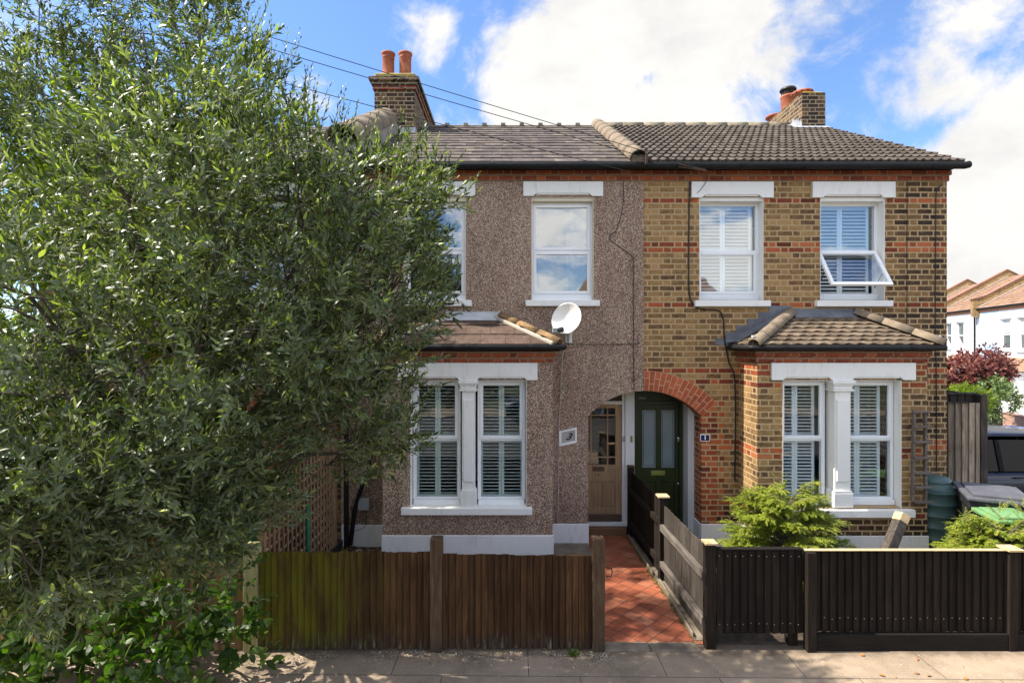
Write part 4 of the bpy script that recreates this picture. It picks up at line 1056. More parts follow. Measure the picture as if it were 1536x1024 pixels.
m = MB(); m.lathe((X(1017, DY), DY - .012, Z(725, DY)), [(0, -.012), (.016, -.01), (.018, .01)], 12, M=Matrix.Rotation(-math.pi/2, 4, 'X')); m.build('door_lock', m_chrome, d1)
text_mesh('door_lettering', 'Evans', .048, (X(964, DY - .03), DY - .008, Z(596.5, DY)), m_greyplas, d1, .001, .3)
m = MB(); m.box(X(945.5, DY), X(948, DY), DY - .04, DY - .02, Z(662, DY), Z(653, DY)); m.build('doorbell', m_brass, h1)
m = MB(); m.box(1.95, 2.7, 8.12, DY + .1, 0, .13); m.build('doorstep', m_step, h1, bev=.01)

# ---- house number 5, mostly behind the tree -------------------------------------
h5 = thing('terraced_house', 'dark brick terraced house behind the olive tree, white sill showing through the leaves', 'house', (-4.6, D, 0))
x5 = -6.82; b0, b1 = -5.46, -3.22
m = MB(); m.prism_xz([(x5, 0), (XL - .002, 0), (XL - .002, zt), (x5, zt)], D, D + .3, [[(-4.0, 3.6), (-3.1, 3.6), (-3.1, 5.0), (-4.0, 5.0)], [(-5.9, 3.6), (-5.0, 3.6), (-5.0, 5.0), (-5.9, 5.0)], [(b0 + .15, .4), (b1 - .15, .4), (b1 - .15, 2.7), (b0 + .15, 2.7)]])
m.build('wall', m_brick_dark, h5)
for a, b in ((-4.0, -3.1), (-5.9, -5.0)):
    fr = window(h5, a, b, 3.6, 5.0, 4.3, D, .12)
    lintel(fr, a - .12, b + .12, 5.24, 5.02, [(a + .02, b - .02)], D)
    m = MB(); m.box(a - .08, b + .08, D - .06, D + .1, 3.5, 3.6); m.build('sill', m_render, fr)
m = MB(); m.prism_xz([(b0, 0), (b1, 0), (b1, 2.8), (b0, 2.8)], B, B + .12, [[(b0 + .35, .78), (b1 - .35, .78), (b1 - .35, 2.4), (b0 + .35, 2.4)]])
m.box(b0, b0 + .12, B + .12, D - .001, 0, 2.8); m.box(b1 - .12, b1, B + .12, D - .001, 0, 2.8); m.build('bay_wall', m_brick_red, h5)
fr = window(h5, b0 + .35, -4.42, .78, 2.4, 1.7, B, .12); fr = window(h5, -4.26, b1 - .35, .78, 2.4, 1.7, B, .12)
m = MB(); m.box(-4.42, -4.26, B - .02, B + .2, .78, 2.4); m.build('pillar', m_render, fr)
m = MB(); m.box(b0 + .2, b1 - .2, B - .07, B + .12, .68, .78); m.build('sill', m_render, fr)
lintel(fr, b0 + .2, b1 - .2, 2.66, 2.42, [], B)
m = MB(); tile_roof(m, (b0 - .12, B - .12, 2.9), (b1 + .12, B - .12, 2.9), (b0 + .7, D - .01, 3.38), (b1 - .7, D - .01, 3.38), 3, .33, .012, .004)
m.add([(b0 - .1, B - .1, 2.88), (b1 + .1, B - .1, 2.88), (b1 + .1, D, 2.88), (b0 - .1, D, 2.88), (b0 + .7, D, 3.37), (b1 - .7, D, 3.37)], [(0, 1, 5, 4), (1, 2, 5), (3, 0, 4), (0, 3, 2, 1)])
m.build('bay_roof', m_bslate, h5)
m = MB(); tile_roof(m, (x5, EY, EZ), (XL - .17, EY, EZ), (x5, RY, RZ), (XL - .17, RY, RZ), 14, .305, .011, .003)
rf5 = m.build('roof', m_slate, h5); roofdeck(rf5, x5, XL - .003, m_slate)
gutter(h5, [(x5, EY - .01, EZ - .05), (XL, EY - .01, EZ - .05)], .05)
m = MB(); m.box(x5, XL, EY + .035, D + .02, zt + .002, EZ - .01); m.build('fascia', m_fascia, h5)
shell(h5, x5, XL, x5, XL - .01)
# downpipes at the party line
m = MB(); m.tube([(-2.36, D - .10, 5.4), (-2.36, D - .09, .02)], .036, 10)
for z in (1.2, 2.4, 3.6, 4.8): m.tube([(-2.36, D - .09, z), (-2.36, D - .09, z + .05)], .043, 10)
m.build('drainpipe', m_gutter, h3)
m = MB(); m.tube([(-1.86, D - .07, 2.84), (-1.9, D - .08, 2.6), (-2.02, D - .09, 1.3), (-2.24, D - .10, .55), (-2.3, D - .10, .06)], .034, 10)
m.build('drainpipe', m_gutter, h3)
CLK = 4.65; CLKB = 11.0; EXPO = 1.18  # clouds behind the camera are made brighter, as added fill for the house fronts
# ------------------------------------------------------------------ ground
def smooth(t): t = max(0.0, min(1.0, t)); return t * t * (3 - 2 * t)
def gz(x, y): return -1.2 * smooth((y - 8) / 8) * smooth((x - 6.5) / 2) - .01
def sheet(name, xs, ys, mat, dz=0.0, kind='structure', fn=gz):
    V = []; Fc = []
    for y in ys:
        for x in xs: V.append((x, y, fn(x, y) + dz))
    n = len(xs)
    for j in range(len(ys) - 1):
        for i in range(n - 1): Fc.append((j*n+i, j*n+i+1, (j+1)*n+i+1, (j+1)*n+i))
    m = MB(); m.add(V, Fc, 0, True); o = m.build(name, mat); o['kind'] = kind; return o
fx = [-400, -150, -60, -25, -10, 0, 4, 6.5] + [6.5 + .25 * i for i in range(1, 10)] + [10, 14, 20, 30, 45, 70, 150, 400]
fy = [-400, -150, -60, -30, -12, 0, 4, 8] + [8 + .8 * i for i in range(1, 12)] + [20, 30, 45, 70, 150, 400]
sheet('ground', fx, fy, m_field, -.05)
xs = [6.9 + .3 * i for i in range(8)] + [9.6, 12, 16, 22, 30, 60]; ys = [5.45 + .6 * i for i in range(20)] + [18, 21, 25, 30, 40, 60]
sheet('side_road', xs, ys, m_asphalt, .004)
def flat(name, poly, z, mat, th=None, kind='structure'):
    m = MB()
    if th: m.prism(poly, [], lambda a, b: (a, b, z), lambda a, b: (a, b, z - th))
    else: m.add([(a, b, z) for a, b in poly], [tuple(range(len(poly)))])
    o = m.build(name, mat); o['kind'] = kind; return o
# the pavement meets the garden line a little further out on the left
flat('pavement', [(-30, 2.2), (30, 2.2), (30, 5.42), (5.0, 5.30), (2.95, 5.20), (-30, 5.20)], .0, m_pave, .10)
m = MB(); m.box(-30, 30, 2.05, 2.195, -.12, .004); o = m.build('kerb', m_threshold, bev=.01); o['kind'] = 'structure'
flat('road', [(-200, -6.5), (200, -6.5), (200, 2.05), (-200, 2.05)], -.048, m_asphalt)
flat('far_pavement', [(-60, -9.0), (60, -9.0), (60, -6.5), (-60, -6.5)], .02, m_pave, .12)
# garden soil with a little relief
def bed(x, y): return .004 + .045 * noise.noise(Vector((x * 1.7, y * 1.7, 2))) + .02 * noise.noise(Vector((x * 7, y * 7, 0)))
sheet('front_garden_soil', [-2.5 + .08 * i for i in range(43)], [5.205 + .08 * i for i in range(36)], m_soil, -.02, fn=lambda x, y: bed(x, y) + .03)
sheet('neighbour_garden_soil', [-7 + .2 * i for i in range(23)], [5.205 + .15 * i for i in range(17)], m_soil, -.02, fn=lambda x, y: bed(x, y) + .02)
sheet('corner_garden_soil', [2.78 + .1 * i for i in range(44)], [5.31 + .1 * i for i in range(26)], m_soil, -.02, fn=lambda x, y: bed(x, y) + .02)
flat('tiled_path', [(.90, 5.20), (1.89, 5.20), (1.80, 8.11), (1.0, 8.11)], .006, m_path, .05)
flat('second_path', [(1.93, 5.195), (2.9, 5.195), (2.9, 5.40), (2.72, 8.13), (1.86, 8.13)], .004, m_soil, .05)
flat('path_edging', [(1.80, 5.25), (1.905, 5.25), (1.84, 8.1), (1.76, 8.1)], .015, m_threshold, .05)
m = MB(); m.box(.86, 1.32, 5.07, 5.215, -.02, .022); m.box(1.327, 1.80, 5.07, 5.215, -.02, .018)
o = m.build('path_threshold', m_threshold, bev=.012, seg=2); o['kind'] = 'structure'
flat('wall_footing', [(.56, 6.95), (1.09, 6.95), (1.09, 7.66), (.56, 7.66)], .06, m_threshold, .08)

# ------------------------------------------------------------------ fences
def boards(mb, p, q, z0, z1, pitch, out, th=.022, jz=.004, lap=.012, gapi=0.0, topfn=None, nails=None):
    """feather-edge boards from p to q (xy), facing 'out'"""
    p = Vector((*p, 0)); q = Vector((*q, 0)); L = (q - p).length; d = (q - p) / L; o = Vector((*out, 0))
    n = max(1, round(L / pitch)); pt = L / n
    for i in range(n):
        a = p + d * (i * pt + gapi / 2 + random.uniform(0, .003)); b = p + d * ((i + 1) * pt + lap - gapi / 2)
        if i == n - 1: b = p + d * (L - .002)
        if nails:
            for zn in nails:
                c = a + o * (th + .003) + d * (.014 + random.uniform(0, .01)); c.z = zn + random.uniform(-.008, .008); mb.obox(c, d * .003, o * .0025, (0, 0, .003), 1)
        zz0 = z0 + random.uniform(-jz, jz); zz1 = z1 + random.uniform(-jz, jz) + (topfn(a.x) if topfn else 0); ln = random.uniform(-.003, .003)
        # thick edge proud at the left, thin edge tucked
        A = [a + o * (th + .004), b + o * .006, b - o * 0.0, a + o * .003]
        vs = [v + Vector((0, 0, zz0)) for v in A] + [v + Vector((0, 0, zz1)) + d * ln for v in A]
        mb.add(vs, [(0,3,2,1),(4,5,6,7),(0,1,5,4),(1,2,6,5),(2,3,7,6),(3,0,4,7)])
def post(parent, x, y, w, z1, mat, cap=None, d=None, name='post', z0=-.06, cw=.03, tilt=0):
    m = MB(); dd = d or w; m.box(x - w/2, x + w/2, y - dd/2, y + dd/2, z0, z1)
    o = m.build(name, mat, parent, bev=.004)
    if cap:
        m = MB(); m.box(x - w/2 - cw, x + w/2 + cw, y - dd/2 - cw, y + dd/2 + cw, z1 + .001, z1 + .022); m.build('post_cap', cap, o, bev=.003)
    return o
FY = 5.12
fl = thing('garden_fence', 'brown close-boarded fence with green moss on its left end, before the pebbledashed house', 'fence', (-.8, FY, 0))
m = MB(); boards(m, (-2.42, FY), (-.785, FY), .015, .935, .0617, (0, -1), jz=.006)
m.build('board_panel', m_fence, fl)
m = MB(); boards(m, (-.66, FY), (.765, FY), .02, .915, .0617, (0, -1), jz=.006, topfn=lambda x: -.012 * (x + .6)); m.build('board_panel', m_fence, fl)
m = MB()
for z in (.2, .75): m.box(-2.42, .77, FY + .012, FY + .06, z, z + .07)
m.build('rail', m_fencex, fl)
post(fl, -.722, FY + .0, .115, Z(809, 5.06), m_post_old); post(fl, .826, FY, .115, Z(809, 5.06), m_post_old)
post(fl, -2.49, FY, .125, 1.01, m_post_lichen)
m = MB(); pts = [(.905, FY + .0, .78), (.955, FY, .775), (.962, FY, .74), (.955, FY, .70), (.90, FY, .695)]; m.tube(pts, .006, 6); m.build('gate_catch', m_iron, fl)
f5 = thing('garden_fence', 'tan board fence of the neighbouring garden, half hidden under broad green leaves', 'fence', (-4.5, FY, 0))
m = MB(); boards(m, (-6.8, FY), (-2.56, FY), .0, .88, .075, (0, -1), jz=.006); m.build('board_panel', m_tan, f5)
m = MB()
for z in (.2, .7): m.box(-6.8, -2.56, FY + .012, FY + .06, z, z + .06)
m.build('rail', m_tan, f5)
for x in (-4.4, -6.8): post(f5, x, FY + .02, .1, .97, m_tan)

# path divider
fd = thing('dividing_fence', 'black and weathered grey board fence running between the two front paths', 'fence', (1.88, 6.5, 0))
PF, PM, PB = (1.905, 5.16), (1.865, 6.60), (1.80, 8.08)
def divpanel(a, b, zt_, mb_mat, rail_mat, post_in=.05):
    av, bv = Vector(a), Vector(b); d = (bv - av).normalized(); out = (-d.y, d.x); out = (1, 0)
    p = av + d * post_in; q = bv - d * post_in
    m = MB(); boards(m, (p.x + .0, p.y), (q.x + .0, q.y), .03, zt_, .10, (1, .02), jz=.004); m.build('board_panel', mb_mat, fd)
    m = MB()
    for z in (.22, zt_ - .26):
        m.beam((p.x - .028, p.y, z), (q.x - .028, q.y, z), .05, .075)
    m.build('rail', rail_mat, fd, bev=.003)
divpanel(PF, PM, .93, m_greyw, m_greyy); divpanel(PM, PB, .97, m_black, m_black)
post(fd, PF[0] + .005, PF[1], .098, 1.0, m_black, m_pale, cw=.012); post(fd, PM[0], PM[1], .10, 1.03, m_black, m_pale, cw=.02); post(fd, PB[0], PB[1], .09, 1.05, m_black, m_post_old, cw=.005)
m = MB(); m.beam((1.80, 5.3, .015), (1.80, 6.5, .02), .02, .10); m.beam((1.77, 6.7, .015), (1.745, 8.0, .02), .02, .10); m.build('gravel_board', m_threshold, fd, bev=.01)

# black front fence
fb = thing('garden_fence', 'black stained board fence with pale timber capping, along the front of the brick house', 'fence', (4.3, FY, 0))
m = MB(); boards(m, (1.965, FY + .01), (2.80, FY + .01), .155, .945, .079, (0, -1), jz=.003, nails=(.25, .90)); m.build('board_panel', [m_black, m_metal], fb)
m = MB(); boards(m, (2.895, FY + .02), (4.73, FY + .02), .165, .935, .0765, (0, -1), th=.024, jz=.005, nails=(.30,)); m.build('board_panel', [m_black, m_metal], fb)
m = MB(); boards(m, (4.83, FY + .02), (7.6, FY + .02), .165, .925, .0765, (0, -1), th=.02, jz=.003); m.build('board_panel', m_black, fb)
m = MB()
for z in (.24, .82):
    m.box(1.965, 2.80, FY + .012, FY + .06, z, z + .06); m.box(2.895, 7.6, FY + .024, FY + .07, z, z + .06)
m.build('rail', m_blackx, fb)
m = MB(); m.box(2.89, 4.735, FY - .035, FY + .02, .0, .158); m.box(4.83, 7.6, FY - .035, FY + .02, .0, .158); m.build('gravel_board', m_blackx, fb, bev=.003)
m = MB(); m.box(2.80, 4.735, FY - .022, FY + .022, .947, .957); m.build('capping', m_pale, fb, bev=.002)
m = MB(); m.box(1.965, 2.795, FY - .015, FY + .05, .95, .965); m.build('capping', m_blackx, fb, bev=.002); m = MB(); m.box(4.86, 7.6, FY - .04, FY + .05, .942, .957); m.build('capping', m_blackx, fb, bev=.002)
post(fb, 2.848, FY - .02, .085, .944, m_black); post(fb, 4.782, FY - .0, .085, .955, m_black, m_pale, cw=.03); post(fb, 2.73, FY + .10, .09, .17, m_black)
post(fb, 7.6, FY, .1, 1.0, m_black)

# trellis between the gardens
tr = thing('trellis', 'wooden square trellis panel standing between the two left gardens', 'trellis', (XL, 6.3, 0))
m = MB()
y = 5.28
while y < 7.5: m.box(XL - .006, XL + .008, y, y + .026, .05, 1.55); y += .112
m2z = .12
while m2z < 1.56: m.box(XL - .018, XL - .007, 5.25, 7.5, m2z, m2z + .026); m2z += .118
m.build('lattice', m_trellis, tr)
m = MB(); m.box(XL - .03, XL + .03, 7.35, 7.41, 0, 1.6); m.build('post', m_trellis, tr); m = MB(); m.box(XL - .03, XL + .03, 5.22, 5.28, 0, 1.6); m.build('post', m_trellis, tr)
m = MB(); m.box(XL + .012, XL + .05, 5.3, 7.6, -.01, .13); m.build('base_board', m_blackpl, tr)
m = MB(); m.tube([(-2.26, 5.9, 0), (-2.26, 5.9, 1.14)], .022, 8); o = m.build('garden_stake', M_noisy('green_paint', (.01, .12, .07), (.02, .16, .09), 5, .5, 0), loc=(-2.26, 5.9, 0))
setp(o, 'green metal stake standing before the trellis', 'stake')

# side garden fence
sf = thing('garden_fence', 'tall weathered side fence of uneven grey and brown boards beside the brick corner', 'fence', (7.2, 9.1, 0))
sy = 9.0; sx0, sx1 = XR + .02, X(1478, sy)
m = MB(); boards(m, (sx0, sy), (X(1472, sy), sy), .0, Z(604, sy), .115, (0, -1), th=.03, jz=.002); m.build('board_panel', m_sidefence, sf)
m = MB(); boards(m, (sx0, sy + .12), (X(1468, sy), sy + .12), .0, Z(592, sy), .13, (0, -1), th=.02, jz=.004); m.build('board_panel', m_greyw, sf)
m = MB(); m.box(sx0, X(1469, sy), sy + .04, sy + .16, Z(591.5, sy), Z(589.5, sy)); m.build('capping', m_greyw, sf); m = MB(); m.box(sx0, X(1450, sy), sy - .06, sy + .02, Z(604, sy), Z(602.5, sy)); m.build('capping', m_greyw, sf)
post(sf, X(1474, sy), sy + .02, .11, Z(592, sy), m_greyw)
m = MB(); boards(m, (X(1478, sy), sy + .07), (X(1478, sy) + .05, 14.0), -.6, Z(592, sy), .13, (1, 0), th=.02); m.build('board_panel', m_greyw, sf)

# ------------------------------------------------------------------ things in the gardens
# water butt
wb = thing('water_butt', 'dark green ribbed water butt on a black stand at the brick corner', 'water butt', (5.79, 7.36, 0))
m = MB(); r = .272; zb, zt_ = .17, 1.10
pr = [(r * .93, zb), (r, zb + .04)]
for i in range(5):
    z = zb + .12 + i * .155; pr += [(r, z - .012), (r + .012, z), (r + .012, z + .012), (r, z + .024)]
pr += [(r, .93), (r * .95, .985), (r * .80, 1.03)]
m.lathe((5.79, 7.36, 0), pr, 32); m.build('barrel', m_butt, wb)
m = MB(); m.lathe((5.79, 7.36, 0), [(r * .80, 1.02), (r * .82, 1.03), (r * .82, 1.06), (r * .74, 1.09), (r * .3, 1.105), (0, 1.105)], 32); m.build('lid', m_butt, wb)
m = MB(); m.lathe((5.79, 7.36, 0), [(r * 1.1, 0), (r * 1.08, .05), (r * .95, .14), (r * .97, .168), (0, .168)], 24)
for i in range(8):
    a = i * math.pi / 4; m.obox((5.79 + .27 * math.cos(a), 7.36 + .27 * math.sin(a), .08), (.03 * math.cos(a), .03 * math.sin(a), 0), (-.03 * math.sin(a), .03 * math.cos(a), 0), (0, 0, .07))
m.build('stand', m_blackpl, wb)
m = MB(); m.tube([(5.72, 7.10, .26), (5.71, 7.02, .26)], .014, 8); m.box(5.70, 5.73, 7.0, 7.03, .25, .30); m.build('tap', m_blackpl, wb)

def wheelie(name, label, x, y, w, d, h, ang, bodymat, lidmat, group=None):
    t = thing(name, label, 'bin', (x, y, 0), group, rotz=ang, local=True)
    m = MB()
    def fr(z, s, sd): return [(-w/2*s, -d/2*sd, z), (w/2*s, -d/2*sd, z), (w/2*s, d/2*.98, z), (-w/2*s, d/2*.98, z)]
    P = fr(.06, .80, .62) + fr(h * .62, .93, .86) + fr(h * .9, .97, .93) + fr(h * .9, 1.04, 1.0) + fr(h, 1.06, 1.02)
    Fs = [(0, 3, 2, 1)]
    for k in range(4):
        for j in range(4): Fs.append((k*4+j, k*4+(j+1) % 4, k*4+4+(j+1) % 4, k*4+4+j))
    m.add(P, Fs); 
    for s in (-.25, .25): m.box(w*s-.02, w*s+.02, -d/2*.95, -d/2*.7, h*.15, h*.55)
    m.build('bin_body', bodymat, t, bev=.012, seg=2)
    m = MB(); e = .03
    def P3(x0, x1, y0, y1, z0, z1, z2): m.add([(x0,y0,z0),(x1,y0,z0),(x1,y1,z1),(x0,y1,z1),(x0,y0,z0+.04),(x1,y0,z0+.04),(x1,y1,z2),(x0,y1,z2)], [(0,3,2,1),(4,5,6,7),(0,1,5,4),(1,2,6,5),(2,3,7,6),(3,0,4,7)])
    P3(-w/2*1.1, w/2*1.1, -d/2*1.08, d/2*1.02, h + .002, h + .03, h + .075)
    P3(-w/2*.86, w/2*.86, -d/2*.85, d/2*.8, h + .035, h + .045, h + .095)
    m.box(-.10, .10, -d/2*1.12, -d/2*1.0, h + .01, h + .055)
    m.build('lid', lidmat, t, bev=.01, seg=2)
    m = MB(); m.tube([(-w/2*.8, d/2 + .05, h - .02), (w/2*.8, d/2 + .05, h - .02)], .014, 8); m.build('handle', bodymat, t)
    for s in (-1, 1):
        m = MB(); m.lathe((s * w/2 * .9, d/2 - .02, .1), [(0, -.02), (.09, -.02), (.1, -.01), (.1, .01), (.09, .02), (0, .02)], 18, M=Matrix.Rotation(math.pi/2, 4, 'Y')); m.build('wheel', m_blackpl, t)
    return t
b1_ = wheelie('wheelie_bin', 'black wheelie bin with a dark grey lid beside the water butt', 6.08, 6.75, .60, .72, .99, math.radians(-28), m_blackpl, m_binlid)
b2_ = wheelie('wheelie_bin', 'wheelie bin with a pale green lid behind the right-hand bush', 5.78, 6.24, .44, .40, .87, math.radians(-8), m_blackpl, m_greenlid)
m = MB()
for i in range(6): m.box(-.20 + i * .065, -.20 + i * .065 + .04, -.328, -.320, .80, .83)
m.box(-.2, .12, -.326, -.318, .75, .765)
m.build('bin_lettering', M_noisy('faded_print', (.10, .11, .14), (.16, .17, .2), 40, .7, 0), b1_)
b3_ = wheelie('recycling_bin', 'green recycling bin with a grey top behind the left tan fence', -3.02, 5.75, .5, .45, 1.12, 0, M_noisy('green_recycling_plastic', (.01, .12, .05), (.02, .17, .07), 4, .5, 0), m_greyplas)

# ladder hung on the wall of the bay
ld = thing('ladder', 'short weathered wooden ladder hung flat on the brick beside the right bay window', 'ladder', (5.45, B - .06, 1.3))
ly = B - .09
for (xa, xb) in ((X(1371.5, ly), X(1374, ly)), (X(1391, ly), X(1393, ly))):
    m = MB(); m.beam((xa, ly + .035, Z(753, ly)), (xb - (.02 if xa > 5.4 else 0), ly + .035, Z(618, ly)), .03, .045, up=(0, 1, 0)); m.build('rail', m_ladder, ld, bev=.003)
for k, py in enumerate((617.5, 640, 663, 686.5, 709, 731, 753)):
    m = MB(); xo = (0, 2.5, 2.5, 2, 3, 3.5, 3.5)[k]
    m.beam((X(1369 + xo, ly), ly, Z(py, ly)), (X(1394 + xo, ly), ly, Z(py - .3, ly)), .04, .03); m.build('rung', m_ladder, ld, bev=.003)

# leaning cut post
m = MB(); a = Vector((X(1322, 5.55), 5.50, Z(838, 5.5))); b = Vector((X(1356, 5.6), 5.62, Z(771, 5.62))); a = a + (a - b) * 1.5
a.z = max(a.z, .0)
tp = thing('timber_post', 'short dark timber post with a fresh cut end leaning behind the black fence', 'post', (a.x, a.y, 0))
m.beam(a, b, .10, .10, up=(0, 1, 0)); m.build('shaft', m_greyw, tp, bev=.004)
dv = (b - a).normalized(); m = MB(); m.beam(b - dv * .085, b + dv * .004, .103, .103, up=(0, 1, 0)); m.build('cut_end', m_pale, tp, bev=.003)

# satellite dish
sd = thing('satellite_dish', 'round white satellite dish on the pebbledash beside the lower bay roof', 'satellite dish', (X(866, 7.5), yw, Z(492)))
c = Vector((X(851.5, 7.42), 7.40, Z(479, 7.42))); nd = Vector((-.52, -.80, .28)).normalized()
q = nd.to_track_quat('Z', 'Y').to_matrix().to_4x4()
S = Matrix.Diagonal((1.0, 1.0, 1, 1))
m = MB(); R = .218
pr = [(R * k / 10, .10 * (k / 10) ** 2 - .05) for k in range(11)]
m.lathe(c, pr + [(R + .008, .055), (R + .008, .045), (R, .04)] + [(R * k / 10, .10 * (k / 10) ** 2 - .058) for k in range(9, -1, -1)], 40, M=q @ S)
m.build('dish', m_dish, sd)
low = c + q @ Vector((0, 0, 0)) + Vector((0, 0, -.20)) + Vector((.02, .02, 0))
lnb = Vector((X(832, 7.15), 7.12, Z(495.5, 7.15)))
m = MB(); m.beam(low, lnb + Vector((.03, 0, -.02)), .022, .022); m.beam(low + Vector((.03, .0, .03)), lnb + Vector((.05, .02, -.005)), .012, .012); m.build('feed_arm', m_metal, sd)
m = MB(); m.box(lnb.x - .035, lnb.x + .03, lnb.y - .03, lnb.y + .05, lnb.z - .035, lnb.z + .035); m.build('receiver', m_greyplas, sd, bev=.008)
m = MB(); m.tube([lnb + Vector((.03, .02, 0)), lnb + Vector((.11, .06, .015))], [.03, .038], 12); m.build('feed_horn', m_blackpl, sd)
m = MB(); m.tube([(c.x + .05, c.y + .05, c.z - .02), (X(853, 7.6), 7.58, Z(495)), (X(853, 7.6), 7.58, Z(514))], .016, 8); m.box(X(848), X(858), yw - .01, yw - .001, Z(514), Z(494)); m.beam((X(853), 7.58, Z(500)), (X(853), yw, Z(500)), .03, .03)
m.build('wall_bracket', m_metal, sd)

# plaques
p3 = thing('house_number', 'grey house number 3 plaque with a slanting white border on the pebbledash', 'sign', (X(852), yw, Z(655)))
def pl(px, py): return (X(px, yw), Z(py, yw))
o4 = [pl(838.5, 669), pl(865, 663.2), pl(865, 640.3), pl(838.5, 646.5)]; i4 = [pl(842, 664.8), pl(862.5, 660.2), pl(862.5, 644), pl(842, 647.8)]
m = MB(); m.prism_xz(o4, yw - .022, yw + .002, [i4]); m.build('border', m_render, p3, bev=.002)
m = MB(); m.prism_xz(i4, yw - .008, yw + .002); m.build('plate', m_stone, p3)
text_mesh('number', '3', .135, (X(852), yw - .012, Z(654.5)), m_inkblack, p3, .003, .45, 1.15)
p1 = thing('house_number', 'small blue enamel number 1 sign on the red brick pier', 'sign', (X(1057), D, Z(656)))
m = MB(); m.box(X(1050), X(1064.5), D - .008, D + .001, Z(661.5), Z(651)); m.build('border', m_whitesign, p1, bev=.002)
m = MB(); m.box(X(1051), X(1063.5), D - .0105, D - .008, Z(660.5), Z(652)); m.build('plate', m_bluesign, p1)
text_mesh('number', '1', .088, (X(1057.3), D - .0115, Z(656.3)), m_whitesign, p1, .001, 0, 1.25)

m = MB(); bx_ = (X(482 + 0, 7.6)); mb0 = X(529), X(538)
mt = thing('meter_box', 'small grey plastic box on the shaded wall left of the left bay', 'meter box', (X(548), yw, Z(752)))
m.box(X(541.5), X(556), yw - .10, yw, Z(760), Z(744.5)); m.build('case', m_greyplas, mt, bev=.006)
m = MB(); m.box(X(540.5), X(557), yw - .108, yw - .10, Z(761), Z(744)); m.build('cover', m_greyplas, mt, bev=.003)

def cable(name, label, pts, r=.006, mat=None, smoothit=True, group='cables clipped to the house fronts'):
    P = [Vector(p) for p in pts]
    if smoothit:
        Q = []
        for i in range(len(P) - 1):
            p0 = P[max(i-1, 0)]; p1_, p2 = P[i], P[i+1]; p3_ = P[min(i+2, len(P)-1)]
            for k in range(5):
                t = k / 5; Q.append(.5 * ((2*p1_) + (-p0+p2)*t + (2*p0-5*p1_+4*p2-p3_)*t*t + (-p0+3*p1_-3*p2+p3_)*t**3))
        Q.append(P[-1]); P = Q
    m = MB(); m.tube(P, r, 6); o = m.build(name, mat or m_cable, loc=tuple(P[0])); setp(o, label, 'cable', group); return o
def W(px, py, off=.012, d=D): return (X(px, d - off), d - off, Z(py, d - off))
cable('wall_cable', 'thick black cable running down the brick to the left of the right bay', [W(1036, 258), W(1034, 300), W(1033, 380), W(1034, 440), W(1042, 458), W(1055, 464), W(1078, 466), W(1085, 480), W(1087, 510), W(1094, 545), W(1101, 560), W(1103, 600), W(1103, 660), W(1102, 722)], .010)
cable('wall_cable', 'thin black cable looping from the gutter over the first brick house window head', [W(1060, 256, .03), W(1060, 270, .04), W(1052, 283, .045), W(1040, 296, .02), W(1036, 302)], .004)
cable('wall_cable', 'thin grey cable straight down the brick between the right window and the corner', [W(1361, 262), W(1360.5, 350), W(1360.5, 440), W(1360, 500)], .0045)
cable('wall_cable', 'black cable bending from the eaves down the right-hand brick corner', [W(1412, 278), W(1406, 284), W(1404, 300), W(1403.5, 380), W(1403, 480), W(1404.5, 560), W(1405, 640), W(1405, 706)], .006)
cable('wall_cable', 'thin dark cable wandering down the pebbledash right of the upper window', [W(935, 272, .02), W(934, 310, .02), W(925, 345, .02), W(916, 352, .02), W(918, 362, .02), W(947, 383, .02), W(950, 392, .02), W(950, 460, .02), W(951, 585, .02)], .0045)
cable('wall_cable', 'level thin cable from the satellite dish across the pebbledash', [W(846, 515.5, .03), W(880, 516.5, .02), W(950, 516, .02), W(957, 514, .02), W(957, 508, .02)], .0045)
cable('wall_cable', 'thin white cable hanging beside the number 3 plaque', [W(846, 524, .03), W(843, 545, .03), W(841, 590, .02), W(838.5, 640, .02), W(838, 700, .02), W(836.5, 783, .02)], .005, m_cablegrey)
cable('wall_cable', 'black cables drooping from the small grey box on the shaded wall', [W(548, 760, .05), W(549, 775, .03), W(547, 790, .03), W(530, 796, .03), W(515, 795, .03)], .005)
# overhead wires
def wire(label, p1, p2, back=2.1, sag=.05):
    a = Vector(p1); b = Vector(p2); far = a + (b - a) * back
    pts = [a.lerp(far, t / 24) + Vector((0, 0, -sag * 4 * (t/24) * (1 - t/24))) for t in range(25)]
    m = MB(); m.tube(pts, .0048, 6); o = m.build('overhead_cable', m_cable, loc=tuple(a)); setp(o, label, 'cable', 'overhead service cables to the houses'); return far
def PW(px, py, d): return (X(px, d), d, Z(py, d))
e1 = wire('upper black service cable crossing the sky past the chimney cornice', PW(1058, 254, 7.42), PW(330, 26, 6.5), 1.9)
e2 = wire('second black service cable crossing just under the chimney cap', PW(968, 236, 7.42), PW(330, 45, 6.5), 1.9)
e3 = wire('lowest black service cable crossing the slate roof to the gutter', PW(946, 258, 7.42), PW(330, 93, 6.5), 1.9)
pole = thing('telegraph_pole', 'tall wooden telegraph pole carrying the service cables across the street', 'pole', (e2.x, e2.y, 0))
m = MB(); m.tube([(e2.x, e2.y, -.2), (e2.x, e2.y, e1.z + 1.2)], [.15, .10], 14); m.build('shaft', m_bark, pole)
m = MB(); m.beam((e2.x - .5, e2.y, e1.z + .1), (e2.x + .5, e2.y, e1.z + .1), .08, .08); m.build('crossarm', m_greyw, pole)
br = thing('cable_bracket', 'small rusty cable bracket fixed by the end of the round coping', 'bracket', PW(966, 244, 7.42))
